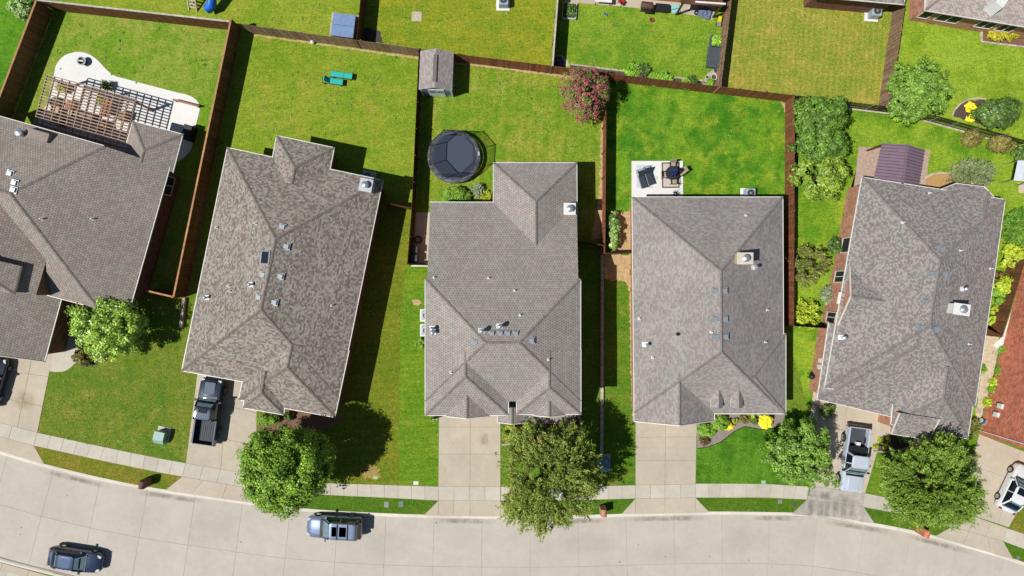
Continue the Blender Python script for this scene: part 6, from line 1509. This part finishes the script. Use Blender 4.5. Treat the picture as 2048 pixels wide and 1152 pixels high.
for k in range(7): part(t, 'ladder_rung', WW, lambda m: m.bar((-1.3, -.7 + k * .22, .15 + k * .2), (-.55, -.7 + k * .22, .15 + k * .2), .14, .05))
for s in (-1.3, -.55): part(t, 'ladder_rail', WW, lambda m: m.bar((s, -.95, 0), (s, .9, 1.6), .09, .12))
part(t, 'deck', WW, lambda m: m.box((-.6, 1.2, 1.45), (1.6, 1.2, .08)))
for sx in (-1.35, .15):
    for sy in (.65, 1.75): part(t, 'post', WW, lambda m: m.box((sx, sy, 0), (.1, .1, 2.6)))
part(t, 'tube_slide', simple('slide_blue', C(34, 112, 214), .35, .04, 4), lambda m: m.tube([(.1, 1.2, 1.7), (.7, 1.0, 1.6), (1.1, .4, 1.2), (1.0, -.35, .75), (.6, -.6, .5)], .42, 16), smooth=60)
t = T_('garden_globe', 'white ball shaped lamp at the foot of the weathered fence', 'lamp', 625, 84, .2)
part(t, 'globe', M['white'], lambda m: m.lathe((0, 0, .2), [(.02, -.2), (.13, -.16), (.2, -.02), (.17, .1), (.02, .2)], 16), smooth=60); part(t, 'base', M['dark'], lambda m: m.lathe((0, 0, 0), [(.14, 0), (.1, .05)], 12))
# ---- purple metal patio roof and flagstones
flat('patio', 'beige flagstone patio beside the purple metal roof', 'patio', [(1717, 293), (1768, 296), (1860, 300), (1850, 380), (1700, 380), (1690, 430), (1697, 440), (1712, 340)], .03, M['flag'], smooth_step=0)
PM = simple('purple_metal', C(134, 112, 126), .5, .06, 2, metal=.1, spec=.4)
PMS = simple('purple_seam_shade', C(98, 80, 94), .5, .06, 2)  # seams share the roof's colour; their shadow is painted in as a darker tone
t = thing('patio_cover', 'purple standing seam metal patio roof', 'patio roof', W(1800, 330) , 0)
LT, RT, RT2 = W(1764, 286, 2.45), W(1815, 289, 2.95), W(1850, 300, 2.45); LB, RB, RB2 = W(1744, 372, 2.45), W(1803, 380, 2.95), W(1836, 384, 2.45)
for a, b, c_, d_ in ((LT, RT, RB, LB), (RT, RT2, RB2, RB)):
    mb = MB(); n_ = (b - a).cross(d_ - a).normalized(); n_ = n_ if n_.z > 0 else -n_
    lo = [q - n_ * .04 for q in (a, b, c_, d_)]; mb.add([a, b, c_, d_] + lo, [(3, 2, 1, 0), (4, 5, 6, 7), (0, 1, 5, 4), (1, 2, 6, 5), (2, 3, 7, 6), (3, 0, 4, 7)]); rp = mb.build('roof_panel', PM, t)
    for k in range(14):
        v = (k + .5) / 14; p0 = a.lerp(d_, v) + n_ * .015; p1 = b.lerp(c_, v) + n_ * .015; r_ = MB(); r_.bar(p0, p1, .045, .10); r_.build('seam', PMS, rp)
mb = MB(); mb.bar(RT + Vector((0, 0, .02)), RB + Vector((0, 0, .02)), .22, .04); mb.build('ridge_cap', PM, t)
for q in (W(1766, 289, 2.4), W(1847, 302, 2.4), W(1748, 362, 2.4)): mb = MB(); mb.box((q.x, q.y, 0), (.14, .14, 2.4)); mb.build('post', M['fence_dark'], t)
for i, (x, y, dk) in enumerate(((1711, 396, True), (1709, 412, False), (1705, 434, True))):
    t = T_('folding_chair', ('white folding chair nearest the flagstone corner', 'black folding chair in the middle by the wall', 'white folding chair lowest by the brick wall')[i], 'chair', x, y, .4, R(180 + 20 * i), 'folding chairs by the slate roofed house', .03); mt = M['white'] if i != 1 else M['dark']
    part(t, 'seat', mt, lambda m: m.box((0, 0, .42), (.42, .42, .03))); part(t, 'backrest', M['dark'] if i == 0 else mt, lambda m: m.bar((-.2, 0, .45), (-.3, 0, .85), .42, .03))
    for sx in (-.18, .18):
        for sy in (-.18, .18): part(t, 'leg', M['galv'], lambda m: m.bar((sx, sy, 0), (sx, sy, .42), .025, .025))
t = T_('kettle_grill', 'small black kettle grill by the brick side wall', 'grill', 1624, 753, .7)
part(t, 'kettle', M['iron'], lambda m: m.lathe((0, 0, .62), [(.02, -.2), (.2, -.1), (.27, .05), (.2, .2), (.02, .28)], 16), smooth=60)
for k in range(3): part(t, 'leg', M['iron'], lambda m: m.bar((.2 * math.cos(k * 2.09), .2 * math.sin(k * 2.09), 0), (.14 * math.cos(k * 2.09), .14 * math.sin(k * 2.09), .6), .025, .025))
for i, (x, y) in enumerate(((1639, 721), (1637, 734))):
    p = W(x, y, 1.2); mb = MB(); mb.box((p.x + .1, p.y, .95), (.2, .4, .5), R(-8)); mb.build('meter_box', M['white'], h5.t)
# ---- path between the last two houses
flat('path', 'pale concrete walk along the tall brick wall', 'path', [(2056, 540), (2040, 575), (2022, 640), (2010, 695), (1996, 700), (1986, 690), (2006, 672), (2030, 600), (2050, 530)], .02, M['patio'], smooth_step=0)
for i, (x, y) in enumerate(((1990, 705), (1986, 722), (1981, 740), (1974, 760), (1967, 780), (1962, 800), (1957, 820))):
    p = W(x, y); mb = MB(); mb.box((p.x, p.y, .0), (.52, .42, .035), R(-14 + random.uniform(-6, 6)), taper=.95); tag(mb.build('stepping_stone', M['stone']), ('topmost', 'second', 'third', 'fourth', 'fifth', 'sixth', 'lowest')[i] + ' pale stepping stone between the slate roof and the brick wall', 'stepping stone', 'stepping stones by the brick wall')
t = T_('hose_cart', 'blue and white hose cart at the corner of the brick wall', 'hose cart', 1966, 843, .4, R(60))
part(t, 'drum', M['white'], lambda m: m.lathe((0, 0, .35), [(.2, -.2), (.24, -.18), (.14, -.16), (.14, .16), (.24, .18), (.2, .2)], 16, axis='y')); part(t, 'hose', simple('hose_blue', C(54, 92, 140), .5, .1, 20), lambda m: m.lathe((0, 0, .35), [(.19, -.15), (.2, 0), (.19, .15)], 16, axis='y')); part(t, 'frame', M['dark'], lambda m: m.box((-.1, 0, 0), (.4, .45, .12)))
# ---- white canopy at the right edge
t = T_('garden_canopy', 'white canvas canopy at the edge beside the garden shrubs', 'canopy', 2050, 344, 1.6, R(-12))
part(t, 'canvas', simple('canvas_white', C(206, 212, 222), .8, .05, 5), lambda m: m.add([(-.75, -.9, 1.5), (-.75, .9, 1.5), (-.3, .9, 1.85), (-.3, -.9, 1.85), (.6, .9, 1.9), (.6, -.9, 1.9)], [(0, 3, 2, 1), (3, 5, 4, 2)]))
for sx in (-.7, .55):
    for sy in (-.85, .85): part(t, 'post', M['galv'], lambda m: m.box((sx, sy, 0), (.05, .05, 1.5)))
lid('round beige stone pad below the white canopy', 2046, 376, C(214, 196, 170), .8, .9)
# ---- the planter lawn at the top
flat('patio', 'narrow concrete patio strewn with toys and grills', 'patio', [(1128, -60), (1130, 4), (1250, 14), (1340, 23), (1400, 33), (1425, 40), (1430, 20), (1470, -60)], .03, M['drive'], smooth_step=0)
t = T_('patio_cover', 'brown wooden patio cover with a white gutter', 'patio roof', 1405, -2, 2.4, R(-4))
for k in range(8): part(t, 'board', M['fence_dark'], lambda m: m.box((-1.6 + k * .45, .3, 2.3), (.43, 1.6, .04)))
part(t, 'gutter', M['gutter'], lambda m: m.bar((-.6, -.3, 2.42), (2.0, -.3, 2.42), .14, .1))
for sx in (-1.6, 1.7): part(t, 'post', M['fence_dark'], lambda m: m.box((sx, -.4, 0), (.14, .14, 2.3)))
t = T_('barrel_grill', 'brown barrel grill on the toy strewn patio', 'grill', 1294, 11, .9, R(-6), dz=.03)
part(t, 'barrel', simple('rusty_brown', C(98, 68, 58), .6, .2, 6), lambda m: m.lathe((0, 0, .85), [(.3, -.5), (.32, -.45), (.32, .45), (.3, .5)], 14, axis='x'), smooth=50); part(t, 'side_shelf', M['dark'], lambda m: m.box((0, -.42, .75), (.9, .25, .03)))
for sx in (-.4, .4):
    for sy in (-.2, .2): part(t, 'leg', M['iron'], lambda m: m.bar((sx, sy, 0), (sx, sy, .7), .04, .04))
t = T_('patio_bench', 'low black storage bench on the toy strewn patio', 'bench', 1325, 15, .45, R(-5), dz=.03); part(t, 'body', M['dark'], lambda m: m.box((0, 0, 0), (1.2, .6, .42)), bevel=.03); part(t, 'lid', M['dark'], lambda m: m.box((0, 0, .425), (1.28, .66, .05)), bevel=.02)
t = T_('foam_mat', 'pale turquoise folded foam mat beside the black bench', 'mat', 1351, 18, .1, R(10), dz=.03)
for k in range(2): part(t, 'panel', simple('mint_foam', C(150, 206, 204), .8, .08, 8) if k == 0 else bpy.data.materials['mint_foam'], lambda m: m.box((0, -.2 + k * .4, k * .03), (.8, .38, .12), taper=.95), bevel=.03)
t = T_('tarp_heap', 'crumpled grey blue tarpaulin at the end of the patio', 'tarpaulin', 1411, 24, .2, R(-20), dz=.03)
def tarp(m):
    rr = random.Random(4); n = 9; V = [(-.65 + 1.3 * i / (n - 1), -.5 + 1.0 * j / (n - 1), .0 if i in (0, n - 1) or j in (0, n - 1) else .1 + .35 * rr.random()) for j in range(n) for i in range(n)]; m.add(V, [(j * n + i, j * n + i + 1, (j + 1) * n + i + 1, (j + 1) * n + i) for j in range(n - 1) for i in range(n - 1)])
part(t, 'sheet', simple('tarp_blue', C(112, 124, 150), .6, .3, 9), tarp)
t = T_('scooter', 'white toy scooter lying by the foam mat', 'scooter', 1374, 20, .1, R(30), dz=.03); part(t, 'deck', M['white'], lambda m: m.box((0, 0, .06), (.6, .14, .04))); part(t, 'handlebar', M['white'], lambda m: m.bar((.3, -.22, .1), (.3, .22, .1), .04, .04)); 
for x in (-.25, .28): part(t, 'wheel', M['dark'], lambda m: m.lathe((x, 0, .06), [(.06, -.02), (.06, .02)], 10, axis='y'))
t = T_('tyre_toy', 'black toy wheel beside the tarpaulin', 'toy', 1393, 25, .1, dz=.03); part(t, 'tyre', M['rubber'], lambda m: m.lathe((0, 0, 0), [(.1, 0), (.2, 0), (.22, .06), (.2, .12), (.1, .12)], 18, close=False), smooth=50); part(t, 'hub', M['galv'], lambda m: m.lathe((0, 0, .02), [(.1, 0), (.02, .05)], 12))
t = T_('folding_chair', 'red folding chair on the toy strewn patio', 'chair', 1243, 3, .4, R(40), dz=.03); RC = simple('red_fabric', C(176, 40, 48), .8, .1, 10)
part(t, 'seat', RC, lambda m: m.box((0, 0, .4), (.45, .45, .04))); part(t, 'backrest', RC, lambda m: m.bar((-.22, 0, .44), (-.34, 0, .9), .45, .04))
for sx in (-.2, .2):
    for sy in (-.2, .2): part(t, 'leg', M['iron'], lambda m: m.bar((sx, sy, 0), (sx, sy, .4), .03, .03))
t = T_('garden_table', 'white topped table cut by the top edge', 'table', 1207, -3, .7, R(-4), dz=.03); part(t, 'table_top', M['white'], lambda m: m.box((0, 0, .7), (1.5, .7, .04)), bevel=.01)
for sx in (-.65, .65):
    for sy in (-.28, .28): part(t, 'leg', M['iron'], lambda m: m.bar((sx, sy, 0), (sx, sy, .7), .04, .04))
t = T_('pedal_car', 'yellow and grey pedal car by the plank fence', 'toy car', 1440, 40, .3, R(80)); part(t, 'body', simple('toy_yellow', C(226, 206, 44), .4, .05, 5), lambda m: m.box((.1, 0, .1), (.6, .36, .25), taper=.8), bevel=.04); part(t, 'seat', M['galv'], lambda m: m.box((-.35, 0, .1), (.35, .36, .18)), bevel=.03)
for sx in (-.35, .35):
    for sy in (-.2, .2): part(t, 'wheel', M['dark'], lambda m: m.lathe((sx, sy, .12), [(.12, -.04), (.12, .04)], 12, axis='y'))
pot('small red dog bowl on the planter lawn', 1303, 40, .2, .14, simple('bowl_red', C(190, 70, 66), .5, .1, 5), None, name='bowl'); pot('small pale blue bowl on the planter lawn', 1211, 28, .14, .14, simple('bowl_blue', C(140, 190, 204), .5, .1, 5), None, name='bowl')
def planter(label, px, py, w, d, h, rz, frame, fill, plants=None, seed=1):
    t = T_('raised_planter', label, 'planter', px, py, h, rz)
    for (cx, cy, sx, sy) in ((0, d / 2, w, .06), (0, -d / 2, w, .06), (w / 2, 0, .06, d - .07), (-w / 2, 0, .06, d - .07)): part(t, 'side_board', frame, lambda m: m.box((cx, cy, 0), (sx, sy, h)))
    part(t, 'soil', fill, lambda m: m.box((0, 0, h - .12), (w - .05, d - .05, .05)))
    if plants:
        rg = np.random.default_rng(seed); P = np.stack([rg.uniform(-w / 2 + .1, w / 2 - .1, 500), rg.uniform(-d / 2 + .1, d / 2 - .1, 500), rg.uniform(h - .05, h + .2, 500)], 1); N = unit(rg.normal(size=(500, 3)) * .6 + np.array([0, 0, 1.])); T = unit(np.cross(N, rg.normal(size=(500, 3)))); leaf_mesh('foliage', P, T, np.cross(N, T), np.full(500, .09), np.full(500, .05), rg.uniform(0, 1, 500), plants, t)
SL = simple('slate_frame', C(84, 100, 108), .6, .1, 5)
planter('upper slate framed raised planter full of green herbs', 1433, 82, .95, 1.0, .5, R(-6), SL, M['mulch'], g_bright, 3); planter('lower slate framed raised planter with dark netting', 1428, 113, .95, 1.75, .5, R(-6), SL, simple('netting', C(74, 82, 88), .7, .2, 20), None)
planter('white framed raised bed in the fence shade', 1139, 21, 1.2, 1.35, .3, R(-4), M['white'], M['mulch'], g_dark, 4)
for i, (x, y, r, h_, m_, pl, lb) in enumerate(((1414, 155, .17, .3, WP, None, 'small white pot on the corner slabs'), (1427, 155, .26, .4, WP, None, 'larger white pot at the fence corner'), (1433, 140, .24, .35, BP, None, 'blue glazed pot at the fence corner'), (1419, 166, .18, .3, DP, g_bright, 'dark pot with a leafy plant by the fence corner'), (1408, 165, .12, .25, WP, None, 'tiny pale pot by the fence corner'), (1280, 152, .3, .35, DP, None, 'round dark pot behind the leafy plant'), (1326, 154, .3, .35, DP, g_bright, 'round dark pot with bright leaves in the fence bed'), (1382, 163, .32, .35, DP, g_dark, 'round dark pot at the end of the fence bed'), (1430, 165, .16, .3, DP, None, 'small dark pot below the larger white pot'))): pot(lb, x, y, r, h_, m_, pl, 20 + i, group='pots along the back fence')
flat('patio', 'quarter round slab with pots in the fence corner', 'patio', [(1437, 138), (1425, 140), (1414, 148), (1408, 160), (1406, 170), (1438, 174)], .025, M['stone'], smooth_step=0)
flat('mulch', 'long dark planting bed along the back fence', 'bed', [(1140, 130), (1210, 140), (1300, 151), (1405, 164), (1405, 172), (1215, 152), (1140, 142)], .02, M['mulch'], .01, 'stuff', 0)
strip('bed_edging', 'pale stone edging of the long planting bed', [(1140, 129), (1210, 138), (1300, 149), (1405, 162)], .12, .12, M['stone'], .4, 'edging')
strip('bed_edging', 'round stone planter ring behind the leafy plant', [(1262, 140), (1264, 134), (1270, 132), (1276, 134), (1278, 140)], .1, .3, M['stone'], .2, 'edging')
flat('patio', 'small round stone corner in the fence shade', 'patio', [(1105, 134), (1109, 112), (1124, 110), (1134, 120), (1140, 132)], .025, M['stone'], smooth_step=0)
t = T_('covered_fire_pit', 'dark hexagonal cover in the fence shade corner', 'cover', 1116, 124, .3); part(t, 'cover', simple('slate_cover', C(66, 72, 86), .7, .1, 6), lambda m: m.lathe((0, 0, .02), [(.62, 0), (.58, .25), (.06, .42)], 6)); part(t, 'handle', M['dark'], lambda m: m.box((0, 0, .44), (.16, .04, .04)))
# ---- banner by the garage of the centre house
t = T_('yard_banner', 'small blue and white banner tucked beside the garage of the centre house', 'banner', 868, 838, .5, R(0)); 
for k, mm in enumerate((simple('banner_blue', C(46, 66, 140), .7, .1, 8), M['white'], bpy.data.materials['banner_blue'], M['white'])): part(t, 'stripe', mm, lambda m: m.box((-.2 + k * .14, 0, .15), (.13, .05, .55)))
for s in (-.25, .25): part(t, 'stake', M['iron'], lambda m: m.bar((s, .04, 0), (s, .04, .7), .02, .02))
